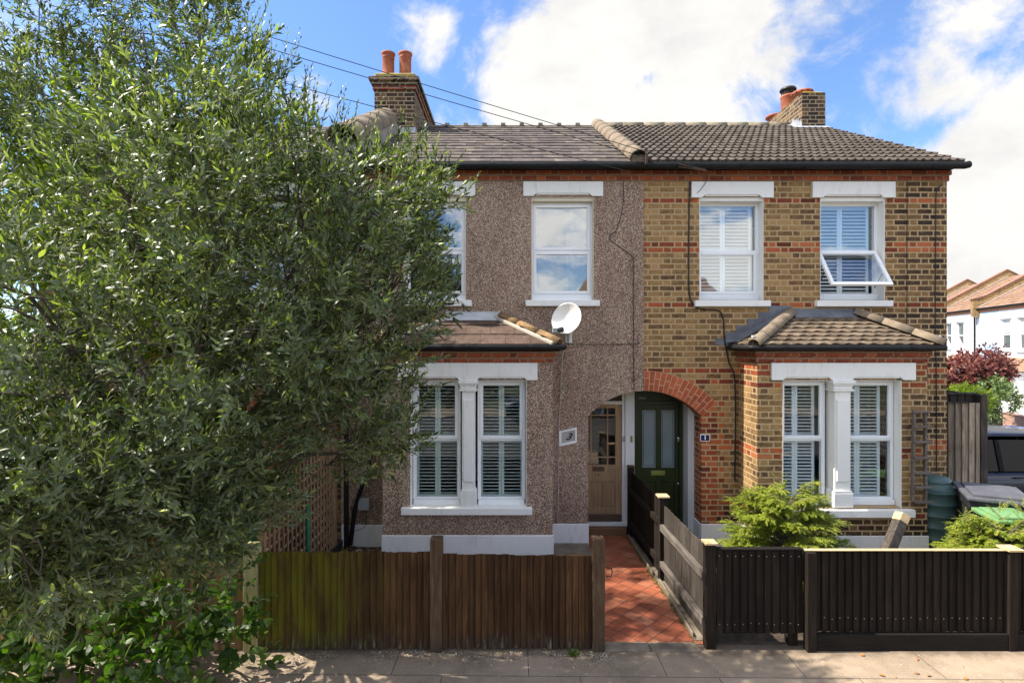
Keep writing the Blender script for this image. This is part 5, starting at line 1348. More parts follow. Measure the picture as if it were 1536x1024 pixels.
m = MB(); m.box(X(967, 7.42), X(970, 7.42), 7.36, 7.42, Z(247, 7.4), Z(233, 7.4)); m.beam(PW(963, 240, 7.40), PW(975, 239, 7.40), .015, .015); m.build('hook', m_iron, br)
br = thing('cable_bracket', 'thin cable bracket sticking out over the gutter of the brick house', 'bracket', PW(1040, 252, 7.4))
m = MB(); m.beam(PW(1018, 246, 7.42), PW(1060, 256, 7.36), .012, .012); m.beam(PW(1018, 250, 7.42), PW(1060, 257, 7.36), .008, .008); m.beam(PW(1060, 258, 7.36), PW(1060, 250, 7.36), .02, .02); m.build('arm', m_iron, br)
hk = thing('roof_hook', 'small white metal hook on the left gutter corner of the scalloped bay roof', 'hook', (X(1131, 6.95), 6.95, 2.95))
m = MB(); m.beam((X(1131, 6.93), 6.93, Z(515, 6.93)), (X(1131, 6.93), 6.93, Z(503, 6.93)), .03, .02); m.beam((X(1128, 6.93), 6.93, Z(504, 6.93)), (X(1134, 6.93), 6.95, Z(504, 6.93)), .02, .02); m.build('hook_plate', m_whitesign, hk)
cable('curled_cable', 'short pale curl of cable at the right end of the scalloped bay roof', [W(1404, 508, .5), W(1409, 504, .5), W(1412, 506, .5), W(1410, 510, .5)], .008, m_whitesign)
# ------------------------------------------------------------------ olive tree
def PB_(px, py, d, r, w=1.0): return (X(px, d), d, Z(py, d), r, w)
ol = thing('olive_tree', 'large olive tree with grey-green leaves filling the left side over the pavement and fence', 'tree', (-2.95, 5.55, 0))
blobs = [PB_(40, 60, 6.1, 1.35, .9), PB_(215, 50, 6.2, 1.15, .9), PB_(300, 50, 5.6, .50, .8), PB_(300, 190, 4.2, .60), PB_(100, 330, 4.6, 1.0, 1.1), PB_(190, 290, 3.8, .62, 1.0), PB_(320, 320, 3.8, .85, 1.3),
         PB_(455, 335, 4.2, .74, 1.3), PB_(555, 365, 4.5, .56, 1.0), PB_(470, 470, 4.1, .80, 1.3), PB_(590, 425, 4.6, .46, .8), PB_(300, 520, 3.7, .85, 1.3),
         PB_(520, 610, 4.5, .56, 1.1), PB_(380, 640, 4.2, .55, 1.0), PB_(120, 560, 3.3, .80, 1.2), PB_(40, 440, 3.1, .7), PB_(200, 700, 3.4, .62, 1.2), PB_(50, 720, 2.9, .60, 1.2),
         PB_(330, 740, 3.9, .42), PB_(-120, 250, 6.2, 1.6, .7), PB_(-150, 650, 3.6, 1.0, .5), PB_(565, 570, 4.7, .38, .9)]
blobs += [PB_(450, 430, 5.6, .7, .5), PB_(370, 370, 5.6, .75, .6), PB_(220, 330, 5.6, .8, .5), PB_(250, 790, 3.9, .40), PB_(340, 700, 4.3, .42), PB_(120, 790, 3.5, .48), PB_(20, 820, 3.0, .45), PB_(590, 500, 4.7, .42, .9), PB_(120, 190, 5.9, 1.0)]
blobs += [PB_(595, 300, 4.6, .40), PB_(612, 365, 4.7, .36), PB_(600, 420, 4.7, .34), PB_(590, 560, 4.8, .28), PB_(575, 640, 4.8, .28), PB_(535, 680, 4.7, .27), PB_(570, 300, 4.6, .40), PB_(530, 420, 4.4, .5), PB_(540, 340, 4.4, .5), PB_(345, 130, 4.4, .36, .8), PB_(490, 275, 4.4, .40, .9)]
low = [PB_(100, 690, 3.4, .62), PB_(240, 700, 3.7, .55), PB_(335, 700, 4.1, .42), PB_(40, 790, 3.1, .5), PB_(160, 785, 3.5, .45), PB_(265, 775, 3.8, .42), PB_(-60, 760, 3.2, .5), PB_(345, 620, 4.0, .5), PB_(470, 560, 4.3, .55), PB_(80, 840, 3.6, .35), PB_(300, 800, 4.1, .30)]
def clusters(bl, nc, per, gate, gsc, shell=(.45, 1.0), spread=.10, flen=(.16, .30)):
    C, OC = blob_points(bl, nc, shell, gate=gate, gsc=gsc)
    up = np.array([0, 0, .5]); cd = unit(OC * .8 + up + RNG.normal(0, .35, C.shape))
    P = np.repeat(C, per, 0) + RNG.normal(0, spread, (nc * per, 3)); Dd = np.repeat(cd, per, 0) + RNG.normal(0, .42, (nc * per, 3))
    return P, unit(Dd), RNG.uniform(*flen, nc * per)
Pa, Da, Ta = clusters(blobs, 900, 9, .34, 2.1, spread=.085)
Pb, Db, Tb = clusters(low, 210, 8, .62, 2.2, (.3, 1.0))
Pc, Oc = blob_points(blobs + low, 900, (.02, .5)); Dc = unit(Oc + RNG.normal(0, .6, Pc.shape)); Tc = RNG.uniform(.25, .4, len(Pc))
P = np.concatenate([Pa, Pb, Pc]); dirs = np.concatenate([Da, Db, Dc]); tl = np.concatenate([Ta, Tb, Tc])
keep = (np.linalg.norm(P - np.array([0, 0, CZ]), axis=1) > 1.9); P, dirs, tl = P[keep], dirs[keep], tl[keep]
LA, SA = twigs(P, dirs, tl, 9, .068, .0178, up=.12, splay=(58, 16), rnd=.26, stem=.0017, lv=.35)
# long upright shoots on top
Q = []; QD = []
for (px, py, d) in ((398, 95, 4.3), (412, 120, 4.2), (440, 150, 4.3), (375, 40, 4.4), (470, 170, 4.3), (500, 190, 4.4), (600, 215, 4.7), (560, 195, 4.6), (620, 250, 4.7), (390, 60, 4.3), (350, 20, 4.3), (430, 90, 4.4), (640, 300, 4.7), (530, 180, 4.6), (580, 230, 4.6), (485, 160, 4.5), (650, 350, 4.8), (655, 385, 4.8), (645, 430, 4.8), (610, 470, 4.8), (455, 125, 4.4), (415, 70, 4.4)):
    for k in range(4):
        Q.append((X(px - 12 + RNG.uniform(-14, 14), d), d + RNG.uniform(-.15, .15), Z(py + 34 + RNG.uniform(-12, 22), d))); QD.append((RNG.uniform(-.1, .5), RNG.uniform(-.2, .2), 1 if py < 280 else .3))
LA2, SA2 = twigs(np.array(Q), np.array(QD), RNG.uniform(.28, .45, len(Q)), 11, .055, .013, up=.1, splay=(45, 15), stem=.002)
V, lo, st = merge([LA, LA2]); np_mesh('crown', V, lo, st, m_olive, ol)
tb = MB()
root = (-2.95, 5.55, 0); fork = (-2.8, 5.0, 1.35)
tb.tube([(-2.98, 5.58, -.1), (-2.95, 5.5, .3), (-2.86, 5.3, .8), fork], [.16, .12, .11, .105], 12)
tb.build('trunk', m_bark, ol)
lb = MB(); random.seed(5)
for b in blobs:
    c = Vector(b[:3]); limbs(lb, fork, [c], .032 if c.y > 3.5 else .018, .010, .35)
    for k in range(int(9 * b[4])):
        d = Vector(RNG.normal(size=3)); d.normalize(); limbs(lb, c.lerp(Vector(fork), random.uniform(0, .25)), [c + d * b[3] * .85], .009, .0025, .12, 5, 4)
bo = lb.build('branches', m_bark, ol)
V, lo, st = merge([SA, SA2]); np_mesh('twigs', V, lo, st, m_twig, ol)

# ------------------------------------------------------------------ tree behind, in the neighbour's garden
bt = thing('garden_tree', 'yellow-green leafy tree glimpsed behind the olive tree, beside the left house', 'tree', (-5.3, 6.3, 0))
bl = [(-5.2, 6.6, 4.1, 1.15, 1), (-4.4, 6.7, 3.4, .8, 1), (-6.2, 6.4, 3.2, 1.0, 1), (-5.0, 6.5, 5.2, .9, 1), (-4.6, 6.4, 2.2, .7, .8), (-3.9, 6.75, 4.75, .55, .7), (-5.9, 5.9, 1.8, .8, .8), (-6.9, 6.1, 4.6, 1.2, 1)]
P, O = blob_points(bl, 1500, (.3, 1), gate=.3)
LA, SA = twigs(P, unit(O + RNG.normal(0, .6, P.shape)), RNG.uniform(.2, .4, len(P)), 7, .085, .042, up=.0, splay=(70, 30), stem=.002, lv=.35)
np_mesh('crown', *LA, m_lime, bt)
m = MB(); m.tube([(-5.3, 6.3, -.1), (-5.2, 6.35, 1.5), (-5.1, 6.5, 3)], [.11, .09, .06], 10); m.build('trunk', m_bark, bt)
m = MB(); limbs(m, (-5.2, 6.4, 1.8), [b[:3] for b in bl], .04, .01, .2); m.build('branches', m_bark, bt); np_mesh('twigs', *SA, m_twig, bt)

# ------------------------------------------------------------------ broad-leaved shrub at the bottom left
sh = thing('garden_shrub', 'broad-leaved green shrub spilling over the pavement at the bottom left corner', 'shrub', (-3.2, 4.95, 0))
bl = [PB_(90, 965, 4.4, .42), PB_(230, 960, 4.3, .40), PB_(320, 930, 4.6, .30), PB_(180, 920, 4.7, .38), PB_(20, 950, 4.5, .42), PB_(355, 965, 4.5, .22, .8), PB_(280, 985, 4.25, .26), PB_(-80, 900, 4.4, .6, .6)]
P, O = blob_points(bl, 330, (.3, 1.0), sq=(1, .8, 1))
LA, SA = twigs(P, unit(O * .6 + np.array([0, -.15, .35]) + RNG.normal(0, .4, P.shape)), RNG.uniform(.16, .32, len(P)), 4, .108, .072, up=-.1, splay=(75, 35), rnd=.3, stem=.0025, lv=.4)
Q = np.array([(X(px, d), d, Z(py, d)) for px, py, d in ((355, 860, 4.75), (375, 905, 4.7), (340, 840, 4.8), (372, 850, 4.8), (370, 935, 4.6), (385, 800, 4.85), (360, 790, 4.9), (395, 965, 4.6), (345, 880, 4.6), (370, 770, 4.9))])
QD = np.array([(.6, -.1, .5), (.7, 0, .3), (.3, 0, 1), (.8, 0, .5), (.9, 0, .1), (.3, 0, 1), (.1, 0, 1), (.5, 0, -.1), (1, 0, .2), (.4, 0, .9)])
LB, SB = twigs(Q, QD, np.full(len(Q), .26), 5, .06, .036, up=-.1, splay=(70, 35), stem=.002, lv=.4)
V, lo, st = merge([LA, LB, SA, SB]); np_mesh('foliage', V, lo, st, m_broad, sh)
m = MB(); limbs(m, (-3.2, 4.95, -.02), [b[:3] for b in bl], .022, .006, .15); m.build('branches', m_bark, sh)
# lilac flowers
fl_ = MB()
for (px, py, d) in ((330, 762, 5.3), (333, 783, 5.3), (320, 770, 5.3), (152, 806, 5.0), (110, 814, 5.0), (268, 792, 5.0)):
    c = Vector(PW(px, py, d))
    for k in range(7):
        dd = Vector(RNG.normal(size=3)).normalized() * .02; w = dd.cross(Vector(RNG.normal(size=3))).normalized() * .012
        fl_.add([c + dd*.1, c + dd + w, c + dd * 1.8 - Vector((0, 0, .015)), c + dd - w], [(0, 1, 2, 3)])
m_lilac = mk_leaf('lilac_petal', [(0, (.30, .18, .55)), (1, (.45, .30, .70))], .4)
fl_.build('flowers', m_lilac, sh)

# ------------------------------------------------------------------ conifers
def conifer(name, label, x, y, h, r, n, tops, L=.026, seed=1):
    t = thing(name, label, 'bush', (x, y, 0)); random.seed(seed); rg = np.random.default_rng(seed)
    m = MB(); m.tube([(x, y, -.05), (x, y, h * .75)], [.04, .012], 8); P = []; Dr = []; TL = []
    nb = int(n / 40)
    for i in range(nb):
        v = (i + .5) / nb; a = i * 2.399 + rg.uniform(-.4, .4); reach = r * (1.05 - .62 * v ** 1.6) * rg.uniform(.72, 1.12)
        z0 = h * (.04 + .72 * v) ; rise = h * rg.uniform(.10, .26) * (1 + .5 * v)
        c = Vector((math.cos(a), math.sin(a) * .85, 0)); pts = []
        for k in range(7):
            u = k / 6; pts.append(Vector((x, y, z0)) + c * reach * u + Vector((0, 0, rise * (u * 1.5 - u * u * .75))))
        if pts[-1].y < 5.22: 
            for q in pts: q.y = max(q.y, 5.22 + .1 * rg.random())
        m.tube(pts, [.010 - .0013 * k for k in range(7)], 4)
        side = Vector((-c.y, c.x, 0)).normalized()
        for k in range(40):
            u = .25 + .75 * (k / 40) ** .8; f = u * 6; q = pts[min(5, int(f))].lerp(pts[min(6, int(f) + 1)], f - int(f))
            sg = -1 if k % 2 else 1; sp = rg.uniform(.5, 1.3) * (1 - .6 * (u > .93))
            dd = c * 1.0 + side * sg * sp + Vector((0, 0, rg.uniform(-.15, .45)))
            P.append(q + Vector((0, 0, rg.uniform(-.01, .02)))); Dr.append(dd); TL.append((.17 - .07 * u) * rg.uniform(.7, 1.3))
    m.build('trunk', m_bark, t)
    P = np.array(P); Dr = np.array(Dr)
    LA, SA = twigs(P, Dr, np.array(TL), 10, L, .0085, up=.05, flat=True, splay=(58, 30), rnd=.16, droop=.25, stem=.0016, lv=.3)
    Q = []; QD = []
    for (px, py) in tops:
        z = Z(py, y); xx = X(px, y)
        for k in range(12):
            f = k / 12; Q.append((xx + rg.uniform(-.03, .03) * (1 - f), y + rg.uniform(-.06, .06), z - .32 + .26 * f)); a = rg.uniform(0, 6.3); QD.append((math.cos(a), math.sin(a), .5 + .4 * f))
        Q.append((xx, y, z - .12)); QD.append((.02, 0, 1))
    LB, SB = twigs(np.array(Q), np.array(QD), np.full(len(Q), .12), 9, L, .006, up=.1, flat=True, splay=(60, 30), stem=.002)
    V, lo, st = merge([LA, LB]); np_mesh('foliage', V, lo, st, m_yew, t)
    V, lo, st = merge([SA, SB]); np_mesh('twigs', V, lo, st, m_twig, t)
    return t
conifer('conifer_bush', 'bright green feathery conifer bush below the left half of the brick bay window', X(1174, 6.3), 6.3, 1.28, .78, 6400, [(1172, 708), (1150, 735), (1208, 722), (1235, 748), (1120, 728)], seed=3)
conifer('conifer_bush', 'yellow-green conifer bush in the right corner before the wheelie bins', X(1515, 5.85), 5.9, 1.02, .72, 5200, [(1448, 762), (1475, 772), (1500, 752), (1530, 745)], seed=9)
cb = conifer('low_shrub', 'small dark green shrub at the foot of the water butt', X(1432, 6.6), 6.6, .62, .24, 260, [(1432, 785)], L=.04, seed=4)

# ------------------------------------------------------------------ small things on the ground
wd = thing('weed', 'small green weed growing at the foot of the brown fence', 'weed', (X(861, 4.98), 5.0, 0))
Q = np.array([(X(861, 5.0) , 5.0, .005)] * 11); a = np.linspace(0, 2 * math.pi, 12)[:11]
QD = np.stack([np.cos(a), np.sin(a) * .8, np.full(11, .8)], 1)
LA, SA = twigs(Q, QD, RNG.uniform(.05, .10, 11), 5, .035, .010, up=-.1, splay=(50, 10), stem=.0015); np_mesh('leaves', *merge([LA, SA]), m_broad, wd)
def litter(name, label, cat, pts, L, W_, mat, kind='stuff', lift=.004):
    N = len(pts); P = np.array(pts); a = RNG.uniform(0, 2 * math.pi, N)
    d = np.stack([np.cos(a), np.sin(a), RNG.normal(0, .12, N)], 1); w = np.stack([-np.sin(a), np.cos(a), RNG.normal(0, .3, N)], 1)
    LA = leaf_arrays(P + np.array([0, 0, lift]), unit(d), unit(w), np.tile([0, 0, 1.0], (N, 1)), L * RNG.uniform(.5, 1.4, N), W_ * RNG.uniform(.5, 1.4, N), .12)
    o = np_mesh(name, *LA, mat); setp(o, label, cat, kind=kind); return o
pts = []
while len(pts) < 1500:
    x = RNG.uniform(-2.6, .95); y = 5.07 - abs(RNG.normal(0, .10)); 
    if noise.noise(Vector((x * 3, y * 6, 1))) + .35 * (5.05 - y) < RNG.uniform(-.4, .25): pts.append((x, y, 0))
litter('leaf_litter', 'pale dry leaves and bark chips scattered along the foot of the brown fence', 'leaf litter', pts, .022, .007, m_debris)
pts = [(RNG.uniform(-2.4, 1.1), RNG.uniform(4.3, 5.05), 0) for _ in range(420)] + [(RNG.uniform(.9, 6), RNG.uniform(4.3, 5.05), 0) for _ in range(160)]
litter('pavement_debris', 'fine pale debris specks scattered over the paving slabs', 'debris', pts, .012, .005, m_debris)
pts = [(x, y, bed(x, y) + .012) for x, y in zip(RNG.uniform(-2.4, -1.5, 1600), RNG.uniform(5.3, 7.6, 1600))] + [(x, y, bed(x, y) + .012) for x, y in zip(RNG.uniform(-1.5, .9, 500), RNG.uniform(5.3, 7.0, 500))]
litter('garden_leaf_litter', 'brown fallen leaves heaped on the dark soil behind the brown fence', 'leaf litter', pts, .055, .02, m_dead, lift=.012)
pts = [(1.80 - (y - 5.2) * .03 + RNG.normal(0, .015), y, .012) for y in RNG.uniform(5.2, 8.0, 500)] + [(RNG.uniform(.9, 1.85), 5.2 + RNG.normal(0, .01), .012) for _ in range(60)]
litter('path_weeds', 'tiny green moss and weeds along the edge of the tiled path', 'moss', pts, .018, .012, m_broad)
for k, (px, py, lb_) in enumerate(((1290, 983, 'orange-brown leaf lying nearest the black gravel board'), (1376, 991, 'curled brown leaf on the sunlit paving under the middle of the black fence'), (1380, 1011, 'left one of the pair of brown leaves near the bottom edge'), (1396, 1013, 'right and longer one of the pair of brown leaves near the bottom edge'),
                                  (1318, 1012, 'bright orange leaf left of the pair on the paving'), (1445, 1019, 'brown leaf lying rightmost on the sunlit paving'), (1446, 1001, 'tiny brown leaf fragment near the pale-capped post'), (1346, 1016, 'tiny dark leaf crumb between the orange leaf and the pair'))):
    dd = CZ * F / (py - 512); r = Vector((X(px, dd), dd, .006)); sz = .05 if 'tiny' not in lb_ else .022
    a = k * 1.3; P = np.array([r]); d = np.array([(math.cos(a), math.sin(a) * .4, .1)]); w = np.array([(-math.sin(a), math.cos(a), .35)])
    LA = leaf_arrays(P, unit(d), unit(w), np.array([[0, 0, 1.0]]), np.array([sz]), np.array([sz * .5]), .3)
    o = np_mesh('fallen_leaf', *LA, m_brownleaf, loc=tuple(r)); setp(o, lb_, 'leaf', 'brown leaves on the sunlit pavement')
    md = o.modifiers.new('t', 'SOLIDIFY'); md.thickness = .002

# ------------------------------------------------------------------ cars
def car(name, label, x, y, z, ang, paint, L=4.5, Wd=1.82, H=1.48, suv=0.0):
    t = thing(name, label, 'car', (x, y, z), rotz=ang, local=True)
    # stations along the length: x, lower, belt height, half width
    n = 41; prof = []; 
    for i in range(n):
        u = i / (n - 1); xx = (u - .5) * L
        e = min(u, 1 - u); hw = Wd / 2 * (1 - .16 * math.exp(-(e / .05) ** 1.2) - .02)
        belt = .60 + .33 * smooth(u / .09) * (1 if u < .72 else 1 - .20 * smooth((u - .72) / .2) - .3 * smooth((u - .93) / .07))
        prof.append((xx, .22 + .12 * math.exp(-(e / .05)), belt, hw))
    rows = []; K = 10
    for (xx, lo_, be, hw) in prof:
        r = []
        for k in range(K + 1):
            v = k / K; zz = lo_ + (be - lo_) * v; bul = 1 - .07 * (2 * v - 1) ** 2 - (.05 * smooth((v - .85) / .15))
            r.append((xx, hw * bul, zz))
        rows.append(r)
    m = MB()
    for s in (-1, 1):
        vs = [(a, b * s, c) for r in rows for (a, b, c) in r]
        fs = [(i*(K+1)+k, (i+1)*(K+1)+k, (i+1)*(K+1)+k+1, i*(K+1)+k+1) for i in range(n-1) for k in range(K)]
        m.add(vs, fs if s < 0 else [f[::-1] for f in fs], 0, True)
    for k in (0, K):
        vs = []
        for r in rows:
            a, b, c = r[k]
            for q in range(5): vs.append((a, b * (q / 2 - 1), c + (.035 * (1 - (q / 2 - 1) ** 2) if k else 0)))
        m.add(vs, [(i*5+q, i*5+q+1, (i+1)*5+q+1, (i+1)*5+q) for i in range(n-1) for q in range(4)], 0, True)
    for r in (rows[0], rows[-1]):
        vs = [(a, b * s, c) for s in (-1, 1) for (a, b, c) in r]; m.add(vs, [(k, k+1, K+1+k+1, K+1+k) for k in range(K)], 0, True)
    body = m.build('body', paint, t)
    # cabin
    st_ = [(-.47, .93, .93), (-.42, 1.20, .80), (-.36, H - .04, .74), (-.18, H, .74), (.0, H, .74), (.09, H - .05, .75), (.16, 1.22, .80), (.25, .93, .90)]
    st_ = [(a * L, h, w * Wd / 2) for a, h, w in st_]
    m = MB(); vs = []
    for (xx, h, w) in st_: vs += [(xx, -w, h), (xx, -w * .88, h + .025), (xx, 0, h + .05), (xx, w * .88, h + .025), (xx, w, h)]
    fs = [(i*5+q, i*5+q+1, (i+1)*5+q+1, (i+1)*5+q) for i in range(2, 5) for q in range(4)]
    m.add(vs, fs, 0, True); roof = m.build('roof', paint, t)
    md = roof.modifiers.new('t', 'SOLIDIFY'); md.thickness = .03
    m = MB(); hb = .915
    for s in (-1, 1):
        wb_ = Wd / 2 * .93
        pts = [(-.455 * L, hb), (.24 * L, hb), (.16 * L, 1.21), (.09 * L, H - .055), (-.36 * L, H - .045), (-.42 * L, 1.19)]
        def wd_(zz): return s * (wb_ + (Wd / 2 * .745 - wb_) * (zz - hb) / (H - .05 - hb))
        vs = [(a, wd_(b), b) for a, b in pts]; m.add(vs, [tuple(range(6))] if s < 0 else [tuple(range(6))[::-1]])
    a = Wd / 2 * .92; m.quad((.24*L, -a, hb), (.24*L, a, hb), (.09*L, Wd/2*.74, H-.05), (.09*L, -Wd/2*.74, H-.05)); m.quad((-.455*L, a, hb), (-.455*L, -a, hb), (-.36*L, -Wd/2*.74, H-.04), (-.36*L, Wd/2*.74, H-.04))
    m.build('window_glass', m_carglass, t)
    m = MB()
    for s in (-1, 1):
        for (p, q) in (((-.19*L, hb), (-.18*L, H-.05)), ((.02*L, hb), (.0*L, H-.05)), ((-.455*L, hb), (-.36*L, H-.03)), ((.25*L, hb), (.09*L, H-.04))):
            m = MB(); m.beam((p[0], s * Wd/2*.94, p[1]), (q[0], s * Wd/2*.755, q[1]), .025, .07, up=(1, 0, .3)); m.build('window_pillar', m_fascia, t)
    for s in (-1, 1):
        for q in (-.31, .33):
            w = MB(); c = (q * L, s * (Wd / 2 - .10), .32)
            w.lathe(c, [(.0, -.1), (.30, -.1), (.325, -.07), (.325, .07), (.30, .1), (.22, .1)], 28, M=Matrix.Rotation(math.pi/2, 4, 'X'))
            wo = w.build('wheel', m_blackpl, t)
            w = MB(); w.lathe((c[0], c[1], c[2]), [(.21, -.11), (.21, -.09), (0, -.09)], 24, M=Matrix.Rotation(math.pi/2, 4, 'X')); w.lathe((c[0], c[1], c[2]), [(.21, .11), (.21, .09), (0, .09)], 24, M=Matrix.Rotation(math.pi/2, 4, 'X'))
            w.build('rim', m_metal, wo)
        m = MB(); m.box(-.49 * L, -.455 * L, s * Wd * .33, s * Wd * .44, .68, .84); m.build('tail_light', m_tail, t, bev=.01)
        m = MB(); m.box(.45 * L, .475 * L, s * Wd * .30, s * Wd * .42, .58, .70); m.build('headlight', m_whitesign, t, bev=.01)
        m = MB(); m.box(.17 * L, .20 * L, s * Wd * .5, s * Wd * .58, .95, 1.07); m.build('wing_mirror', paint, t, bev=.02)
        for q in (-.13, .06):
            m = MB(); m.box(q * L - .08, q * L + .08, s * Wd * .484, s * Wd * .500, .80, .825); m.build('door_handle', paint, t, bev=.005)
    m = MB(); m.box(-.503 * L, -.498 * L, -.25, .25, .50, .60); m.build('number_plate', m_whitesign, t)
    return t
def paint_(name, c):
    g = NG(name); g.bs.inputs['Coat Weight'].default_value = .4; g.bs.inputs['Coat Roughness'].default_value = .04; return g.fin(c, .35, None, .4)
m_navy = paint_('navy_car_paint', (.004, .006, .022)); m_bluep = paint_('blue_car_paint', (.02, .12, .42))
m_carglass = M_noisy('dark_car_glass', (.004, .004, .005), (.006, .006, .007), 3, .08, 0, spec=.12)
m_tail = M_noisy('red_lamp_glass', (.3, .01, .01), (.35, .015, .012), 3, .2, 0)
cx = X(1472, 9.2) + 1.25
car('parked_car', 'dark navy car parked beyond the side fence, its left end hidden', cx, 10.1, gz(cx, 10.1) + .0, 0, m_navy)
cx2 = X(1482, 15.2) + 2.15
car('parked_car', 'bright blue car parked further off behind the navy car', cx2, 16.2, gz(cx2, 16.2), 0, m_bluep, L=4.3, H=1.46)

# ------------------------------------------------------------------ terrace down the side street
OX, OY = 29.7, 33.95; ang = math.atan2(-.936, -.352)    # local +x runs along the facade towards the camera, local +y goes into the houses
TZ = -1.25
m_ftile = mk_tile('far_roof_tile', (.19, .11, .07), (.27, .165, .11), (.34, .22, .155), (.5, .4, .3), .3, .2)
m_ftile2 = mk_tile('far_parapet_brick', (.22, .11, .085), (.30, .16, .125), (.36, .21, .17), (.5, .4, .3), .3, .05)
m_fwhite = M_noisy('white_house_paint', (.74, .74, .74), (.80, .80, .79), 1.5, .7, .1, 20); m_fblue = M_noisy('pale_blue_house_paint', (.38, .52, .66), (.44, .58, .70), 1.5, .7, .1, 20)
m_farglass = M_noisy('dark_window', (.03, .035, .04), (.06, .07, .08), 2, .1, 0, spec=.8)
def terrace(label, s0, s1, wallmats, shutters=False, hz=5.0, wo=(2.8, 4.7)):
    t = thing('terraced_house', label, 'house', (OX, OY, TZ), 'houses down the side street', rotz=ang, local=True)
    W_ = s1 - s0; e = hz - TZ; rdg = e + 2.55; dp = 4.0
    m = MB(); wins = [(s0 + o_, 3.75, 1.1, 1.75) for o_ in wo]
    hl = [[(a, b), (a + w, b), (a + w, b + h), (a, b + h)] for a, b, w, h in wins]
    # the facade is painted in one or two colours
    m.prism_xz([(s0, 0), (s1, 0), (s1, e), (s0, e)], 0, .25, hl, mi=0)
    m.build('wall', wallmats[0], t)
    if len(wallmats) > 1:
        m = MB(); m.box(s0 + .2, s0 + 2.55, -.012, .0, 2.6, e - .25); m.build('painted_wall', wallmats[1], t)
    m = MB(); m.box(s0, s0 + .2, .25, 8, 0, e); m.box(s1 - .2, s1, .25, 8, 0, e); m.build('party_wall', m_brick_far, t)
    for (a, b, w, h) in wins:
        m = MB(); m.ring(a, a + w, b, b + h, .07, .08, .16); m.box(a + .07, a + w - .07, .09, .15, b + h*.5 - .04, b + h*.5 + .04); fr = m.build('window', m_upvc, t)
        m = MB(); m.box(a + .07, a + w - .07, .12, .13, b + .07, b + h - .07); m.build('pane', m_farglass, fr)
        m = MB(); m.box(a - .15, a + w + .15, -.06, .02, b + h + .02, b + h + .25); m.build('lintel', m_fwhite, fr); m = MB(); m.box(a - .1, a + w + .1, -.1, .02, b - .12, b - .005); m.build('sill', m_fwhite, fr)
        if shutters:
            m = MB(); z = b + h*.55
            while z < b + h - .1: m.box(a + .09, a + w - .09, .095, .115, z, z + .05); z += .09
            m.build('blind', m_upvc, fr)
        else:
            m = MB(); m.obox((a + w/2, -.12, b + h*.24), (w/2 - .03, 0, 0), (0, .012, .02), (0, -.16, h*.22)); m.build('open_sash', m_upvc, fr)
    # ground floor bay with a tiled roof
    b0, b1 = s0 + W_*.36, s0 + W_*.92
    m = MB(); bh = 2.55
    m.prism_xz([(b0, 0), (b1, 0), (b1, bh), (b0, bh)], -.75, -.62, [[(b0 + .2, .8), (b0 + 1.15, .8), (b0 + 1.15, bh - .35), (b0 + .2, bh - .35)], [(b0 + 1.35, .8), (b1 - .2, .8), (b1 - .2, bh - .35), (b0 + 1.35, bh - .35)]])
    m.box(b0, b0 + .15, -.62, 0, 0, bh); m.box(b1 - .15, b1, -.62, 0, 0, bh); m.build('bay_wall', m_fwhite, t)
    for (a, c) in ((b0 + .2, b0 + 1.15), (b0 + 1.35, b1 - .2)):
        m = MB(); m.ring(a, c, .8, bh - .35, .07, -.70, -.64); m.box(a + .07, c - .07, -.69, -.65, 1.5, 1.57); fr = m.build('window', m_upvc, t)
        m = MB(); m.box(a + .07, c - .07, -.665, -.655, .87, bh - .42); m.build('pane', m_farglass, fr)
        m = MB(); z = .9
        while z < bh - .5: m.box(a + .09, c - .09, -.675, -.668, z, z + .05); z += .10
        m.build('blind', m_shutg, fr)
    m = MB(); tile_roof(m, (b0 - .15, -.95, bh + .05), (b1 + .15, -.95, bh + .05), (b0 + .5, -.02, bh + .75), (b1 - .5, -.02, bh + .75), 5, .3, .03, .004)
    tile_roof(m, (b0 - .15, 0, bh + .05), (b0 - .15, -.95, bh + .05), (b0 + .48, 0, bh + .75), (b0 + .5, -.02, bh + .75), 5, .3, .03, .004)
    m.add([(b0 - .15, -.95, bh + .04), (b1 + .15, -.95, bh + .04), (b1 + .15, 0, bh + .04), (b0 - .15, 0, bh + .04), (b0 + .5, 0, bh + .7), (b1 - .5, 0, bh + .7)], [(0, 1, 5, 4), (1, 2, 5), (3, 0, 4), (0, 3, 2, 1)])
    m.build('bay_roof', m_ftile, t)
    m = MB(); m.box(b0 - .18, b1 + .18, -1.0, -.93, bh - .08, bh + .03); m.build('bay_gutter', m_gutter, t)
    m = MB(); m.box(s0, s1, -.04, .0, e - .22, e - .001); m.build('brick_band', M_TB, t)
    m = MB(); m.tube([(s0, -.14, e + .0), (s1, -.14, e + .0)], .07, 8); m.build('gutter', m_gutter, t)
    m = MB(); tile_roof(m, (s0, -.18, e + .02), (s1, -.18, e + .02), (s0, dp, rdg), (s1, dp, rdg), 16, .33, .03, .004, jit=.004)
    m.prism([(-.1, e + .01), (dp, rdg - .03), (2*dp, e)], [], lambda a, b: (s0, a, b), lambda a, b: (s1, a, b)); rf = m.build('roof', m_ftile, t)
    # parapet with brick coping at the far side
    m = MB(); m.prism([(-.35, e - .5), (-.35, e + .62), (.25, e + .80), (dp, rdg + .55), (2*dp, e + .5), (2*dp, e - .3)][::-1], [], lambda a, b: (s0 - .17, a, b), lambda a, b: (s0 + .17, a, b)); m.build('parapet', m_brick_farp, rf)
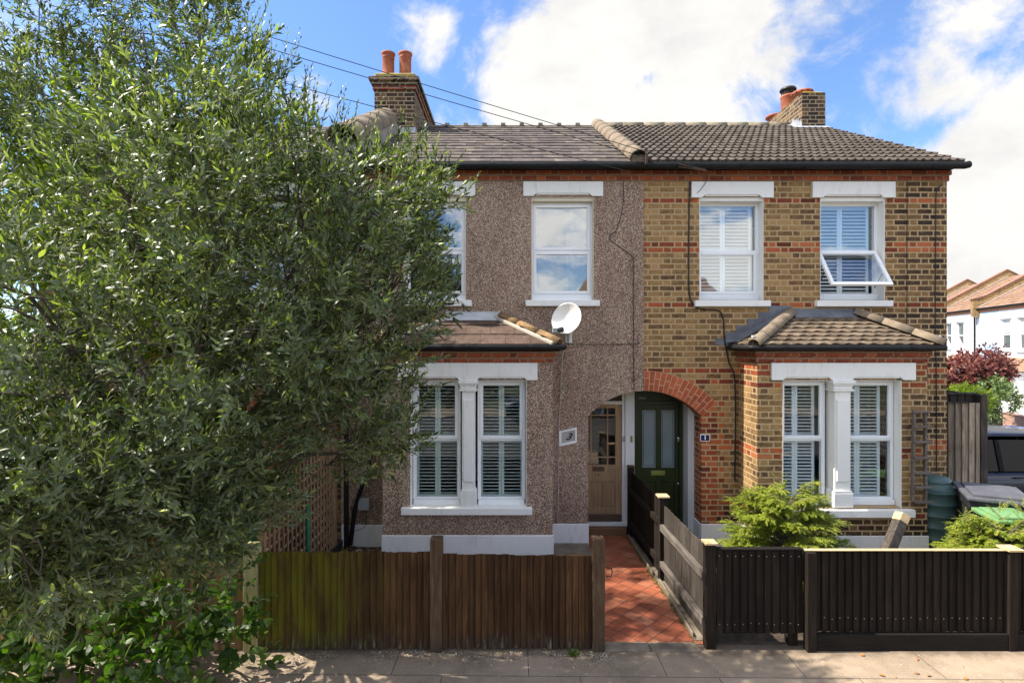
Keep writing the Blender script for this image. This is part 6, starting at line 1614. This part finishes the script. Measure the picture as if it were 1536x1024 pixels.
    m = MB(); m.beam((s0, -.42, e + .64), (s0, .28, e + .84), .44, .06, up=(0, 0, 1)); m.beam((s0, .2, e + .80), (s0, dp, rdg + .58), .44, .06); m.beam((s0, dp, rdg + .58), (s0, 2*dp, e + .55), .44, .06); m.build('coping', m_ftile2, rf)
    m = MB(); m.beam((s0 + .26, -.1, e + .12), (s0 + .26, dp, rdg + .08), .14, .02); m.build('flashing', m_leadb, rf)
    m = MB(); m.tube([(s0 - .3, -.1, e - .05), (s0 - .3, -.1, .0)], .055, 8); m.build('drainpipe', m_gutter, t)
    return t
M_TB = M_noisy('terracotta_band', (.42, .17, .09), (.5, .22, .12), 4, .8, .1)
m_brick_farp = M_brick('far_parapet_brickwork', STOCK, MORT, coord='obj', z0=0)
terrace('white painted terraced house half hidden by the brick corner, with open sashes', -6.4, -.0, [m_fwhite], wo=(1.2, 3.15))
terrace('white terraced house with a pale blue painted strip beside its blinds', 0.0, 6.4, [m_fwhite, m_fblue], True)
terrace('nearest terraced house of the side street, mostly outside the frame', 6.4, 12.8, [m_fwhite], True)
terrace('farthest terraced house of the side street, only its roof end showing', -12.8, -6.4, [m_fwhite])
# garden wall, railings, maple, hedge in front of it
def FP(px, s_back, z=None): pass
gw = thing('garden_wall', 'low orange brick garden wall before the far white house', 'wall', (X(1510, 24), 24, TZ), rotz=ang, local=True)
m = MB(); m.box(-.35, 6, 0, .22, 0, .95); m.build('wall', m_brick_far, gw); m = MB(); m.box(-.38, 6, -.03, .25, .95, 1.0); m.build('coping', m_ftile2, gw)
wx_, wy_ = X(1481, 25.5), 25.5
rl = thing('gate', 'dark wooden picket gate beside the orange brick wall', 'gate', (wx_, wy_, TZ), rotz=math.radians(-8), local=True)
for i in range(7):
    m = MB(); m.box(i * .1, i * .1 + .06, 0, .03, 0, 1.05); m.build('picket', m_greyw, rl)
m = MB(); m.box(0, .7, .03, .07, .2, .28); m.box(0, .7, .03, .07, .8, .88); m.build('rail', m_greyw, rl); m = MB(); m.box(-.22, -.02, -.05, .15, 0, 1.2); m.build('pier', m_brick_far, rl)
pv = thing('kerb_wall', 'pale stone kerb wall along the far pavement beyond the cars', 'wall', (X(1475, 22), 22, TZ)); m = MB(); m.box(X(1475, 22), X(1620, 22), 22, 22.2, TZ - .1, TZ + .12); m.build('kerb_stone', m_mortarw, pv)
def bush(name, label, cat, bl, n, L, W_, mat, root, tr=0, pairs=5, tlr=(.2, .4), branch=True):
    t = thing(name, label, cat, root); P, O = blob_points(bl, n, (.3, 1), gate=.2)
    LA, SA = twigs(P, unit(O + RNG.normal(0, .5, P.shape)), RNG.uniform(*tlr, len(P)), pairs, L, W_, up=.0, splay=(70, 30), stem=.004, lv=.35)
    np_mesh('crown', *LA, mat, t); np_mesh('twigs', *SA, m_twig, t)
    m = MB(); m.tube([root, (root[0], root[1], bl[0][2])], [.07, .04], 8); limbs(m, (root[0], root[1], root[2] + (bl[0][2] - root[2]) * .5), [b[:3] for b in bl], .04, .01, .2); m.build('trunk', m_bark, t); return t
d = 22.5
bush('red_maple', 'spreading red-leaved maple before the far white houses', 'tree', [PB_(1445, 563, d, .85), PB_(1475, 560, d, .8), PB_(1425, 570, d, .75), PB_(1460, 575, d, .7), PB_(1495, 552, d, .55, .7), PB_(1482, 536, d, .45, .5), PB_(1502, 562, d, .4, .5)], 900, .17, .075, m_maple, (X(1455, d), d, TZ))
d = 14.5
bush('hedge', 'yellow-green hedge top showing above the side fence', 'hedge', [PB_(1430, 598, d, .28), PB_(1448, 597, d, .3), PB_(1466, 599, d, .26), PB_(1412, 600, d, .3)], 260, .09, .045, m_lime, (X(1445, d), d, gz(X(1445, d), d)), tlr=(.15, .25))
d = 21.5
bush('flowering_shrub', 'pale green shrub with white flowers beside the dark gate', 'shrub', [PB_(1490, 590, d, .55), PB_(1502, 600, d, .5), PB_(1487, 605, d, .5), PB_(1482, 617, d, .3)], 380, .12, .06, m_pgreen, (X(1492, d), d, TZ))

# ------------------------------------------------------------------ the other side of our street (seen in reflections)
m_redf = M_brick('opposite_brick', [(0.1, (.10, .045, .03)), (.6, (.22, .10, .06)), (.9, (.3, .16, .10))], (.3, .24, .18), coord='obj', z0=0)
def opp(x0, label):
    t = thing('terraced_house', label, 'house', (x0, -19.0, 0), 'houses across the street', rotz=math.pi, local=True)
    m = MB(); hl = [[(a, b), (a + .95, b), (a + .95, b + 1.5), (a, b + 1.5)] for a, b in ((.6, 3.4), (2.6, 3.4), (.5, .9), (1.6, .9))]
    m.prism_xz([(0, 0), (4.4, 0), (4.4, 5.3), (0, 5.3)], 0, .3, hl); m.box(0, .2, .3, 7, 0, 5.3); m.box(4.2, 4.4, .3, 7, 0, 5.3); m.build('wall', m_redf, t)
    for l in hl:
        (a, b), (c, _), (_, e), _ = l; m = MB(); m.ring(a, c, b, e, .06, .08, .14); m.box(a + .06, c - .06, .09, .13, (b+e)/2 - .03, (b+e)/2 + .03); fr = m.build('window', m_upvc, t)
        m = MB(); m.box(a + .06, c - .06, .11, .115, b + .06, e - .06); m.build('pane', m_farglass, fr)
    m = MB(); m.box(3.2, 4.05, .1, .15, 0, 2.1); m.build('door', m_bluesign, t)
    m = MB(); tile_roof(m, (0, -.3, 5.3), (4.4, -.3, 5.3), (0, 3.6, 7.4), (4.4, 3.6, 7.4), 10, .4, .02); m.prism([(-.2, 5.28), (3.6, 7.37), (7.2, 5.28)], [], lambda a, b: (0, a, b), lambda a, b: (4.4, a, b)); m.build('roof', m_ftile, t)
    return t
for i, n_ in enumerate(('first', 'second', 'third', 'fourth', 'fifth')): opp((-13, -8.6, -4.2, 9.5, 13.9)[i], 'brick house across the street behind the camera, %s from the left' % n_)
bush('reflection_hedge', 'long dark leafy hedge added unseen behind the camera to darken window reflections', 'hedge', [(1.5, -14, 2.0, 1.6, 1), (4, -14, 1.8, 1.5, 1), (-1.5, -14, 1.9, 1.6, 1), (6.5, -14, 2, 1.5, 1), (-4, -14, 2.2, 1.7, 1), (9, -14, 1.8, 1.5, 1)], 1500, .2, .12, m_broad, (2, -14, 0))  # hedge added out of view so the bay panes mirror something dark
car('parked_car', 'dark car parked across the street behind the camera', 2.0, -5.4, -.04, math.pi, m_navy)

# ------------------------------------------------------------------ sky
SUN_EL = math.radians(53); SUN_AZ = math.radians(-90)     # the sun stands exactly in line with the house fronts, to the left
S = Vector((math.sin(SUN_AZ) * math.cos(SUN_EL), math.cos(SUN_AZ) * math.cos(SUN_EL) - .012, math.sin(SUN_EL)))
ld_ = bpy.data.lights.new('sun', 'SUN'); ld_.energy = 4.6; ld_.angle = math.radians(.55); ld_.color = (1.0, .93, .82)
lo_ = bpy.data.objects.new('sun', ld_); COL.objects.link(lo_); lo_.rotation_euler = (-S).to_track_quat('-Z', 'Y').to_euler(); lo_.location = (-8, 0, 12)
w = bpy.data.worlds.new('World'); SC.world = w; w.use_nodes = True
g = NG.__new__(NG); g.t = w.node_tree; g.mat = None
for n in list(g.t.nodes): g.t.nodes.remove(n)
wo = g.n('ShaderNodeOutputWorld'); bg = g.n('ShaderNodeBackground'); g.t.links.new(bg.outputs[0], wo.inputs[0])
sky = g.n('ShaderNodeTexSky'); sky.sky_type = 'NISHITA'; sky.sun_disc = False; sky.sun_elevation = SUN_EL; sky.sun_rotation = math.radians(270)
sky.air_density = 1.0; sky.dust_density = .3; sky.ozone_density = 2.5
dirv = g.n('ShaderNodeTexCoord').outputs['Generated']
n1 = g.noise(dirv, 3.2, 9, .62, .25); nw = g.noise(g.scale(dirv, 1, 1, 1.6), 7, 7, .6)
def cdir(px, py): v = Vector(((px - 768) / F, 1, (512 - py) / F)); v.normalize(); return v
fieldv = 0.0
CB = [(930, 40, 150), (840, 150, 100), (1060, 20, 190), (1020, 170, 140), (1130, 70, 90), (900, 200, 120), (1410, 140, 95), (1480, 260, 150), (1400, 330, 130), (1536, 140, 60), (1700, 300, 260), (1200, 0, 90), (1340, 250, 50), (690, 200, 8), (1480, 460, 110), (740, 35, 2), (655, 30, 6)]
for (px, py, r) in CB:
    c = cdir(px, py); r2 = r / F * (c.y ** 1.2)
    d_ = g.vm('DISTANCE', dirv, (c.x, c.y, c.z)); f = g.m('DIVIDE', g.m('SUBTRACT', r2, d_), .17)
    fieldv = f if fieldv == 0.0 else g.m('MAXIMUM', fieldv, f)
sx_, sy_, sz_ = g.xyz(dirv)
front = g.ss(sy_, .25, .45)
fr_f = g.m('ADD', g.m('MINIMUM', fieldv, .8), g.m('MULTIPLY', g.m('SUBTRACT', n1, .5), 3.4))
fr_c = g.ss(fr_f, -.16, .30)
wisp = g.m('MULTIPLY', g.ss(g.noise(g.scale(dirv, 1, 1, 1.3), 5, 10, .68, .5), .53, .72), .75)
fr_c = g.m('MAXIMUM', fr_c, wisp)
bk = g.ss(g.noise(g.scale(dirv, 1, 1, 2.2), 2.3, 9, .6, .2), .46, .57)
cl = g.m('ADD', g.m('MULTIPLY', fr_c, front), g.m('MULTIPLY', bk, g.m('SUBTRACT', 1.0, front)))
hz_ = g.m('MULTIPLY', g.m('SUBTRACT', 1.0, g.ss(sz_, .0, .2)), .25)
cl = g.m('MAXIMUM', cl, hz_)
shade = g.ramp(g.m('ADD', g.m('MULTIPLY', nw, .75), g.m('MULTIPLY', n1, .25)), [(.32, (.80, .82, .86)), (.55, (1.0, 1.0, 1.0))])
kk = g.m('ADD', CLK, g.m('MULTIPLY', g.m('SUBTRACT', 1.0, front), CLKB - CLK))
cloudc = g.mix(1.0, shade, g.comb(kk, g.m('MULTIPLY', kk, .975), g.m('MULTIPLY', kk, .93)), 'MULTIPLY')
skc = g.mix(.05, g.mix(1.0, sky.outputs[0], (.74, .96, 1.22), 'MULTIPLY'), (CLK, CLK, CLK))
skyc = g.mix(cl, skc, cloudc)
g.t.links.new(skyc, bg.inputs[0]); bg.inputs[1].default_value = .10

# ------------------------------------------------------------------ camera
cam = bpy.data.cameras.new('camera'); co = bpy.data.objects.new('camera', cam); COL.objects.link(co)
co.location = (0, 0, CZ); co.rotation_euler = (math.pi / 2, 0, 0); cam.sensor_width = 36; cam.lens = 36 * F / 1536; cam.clip_end = 2000; cam.clip_start = .05
SC.camera = co
SC.view_settings.view_transform = 'Standard'; SC.view_settings.look = 'None'; SC.view_settings.exposure = EXPO; SC.view_settings.gamma = 1
SC.cycles.max_bounces = 8; SC.cycles.transparent_max_bounces = 16; SC.cycles.diffuse_bounces = 4
SC.render.resolution_x = 1024; SC.render.resolution_y = 682
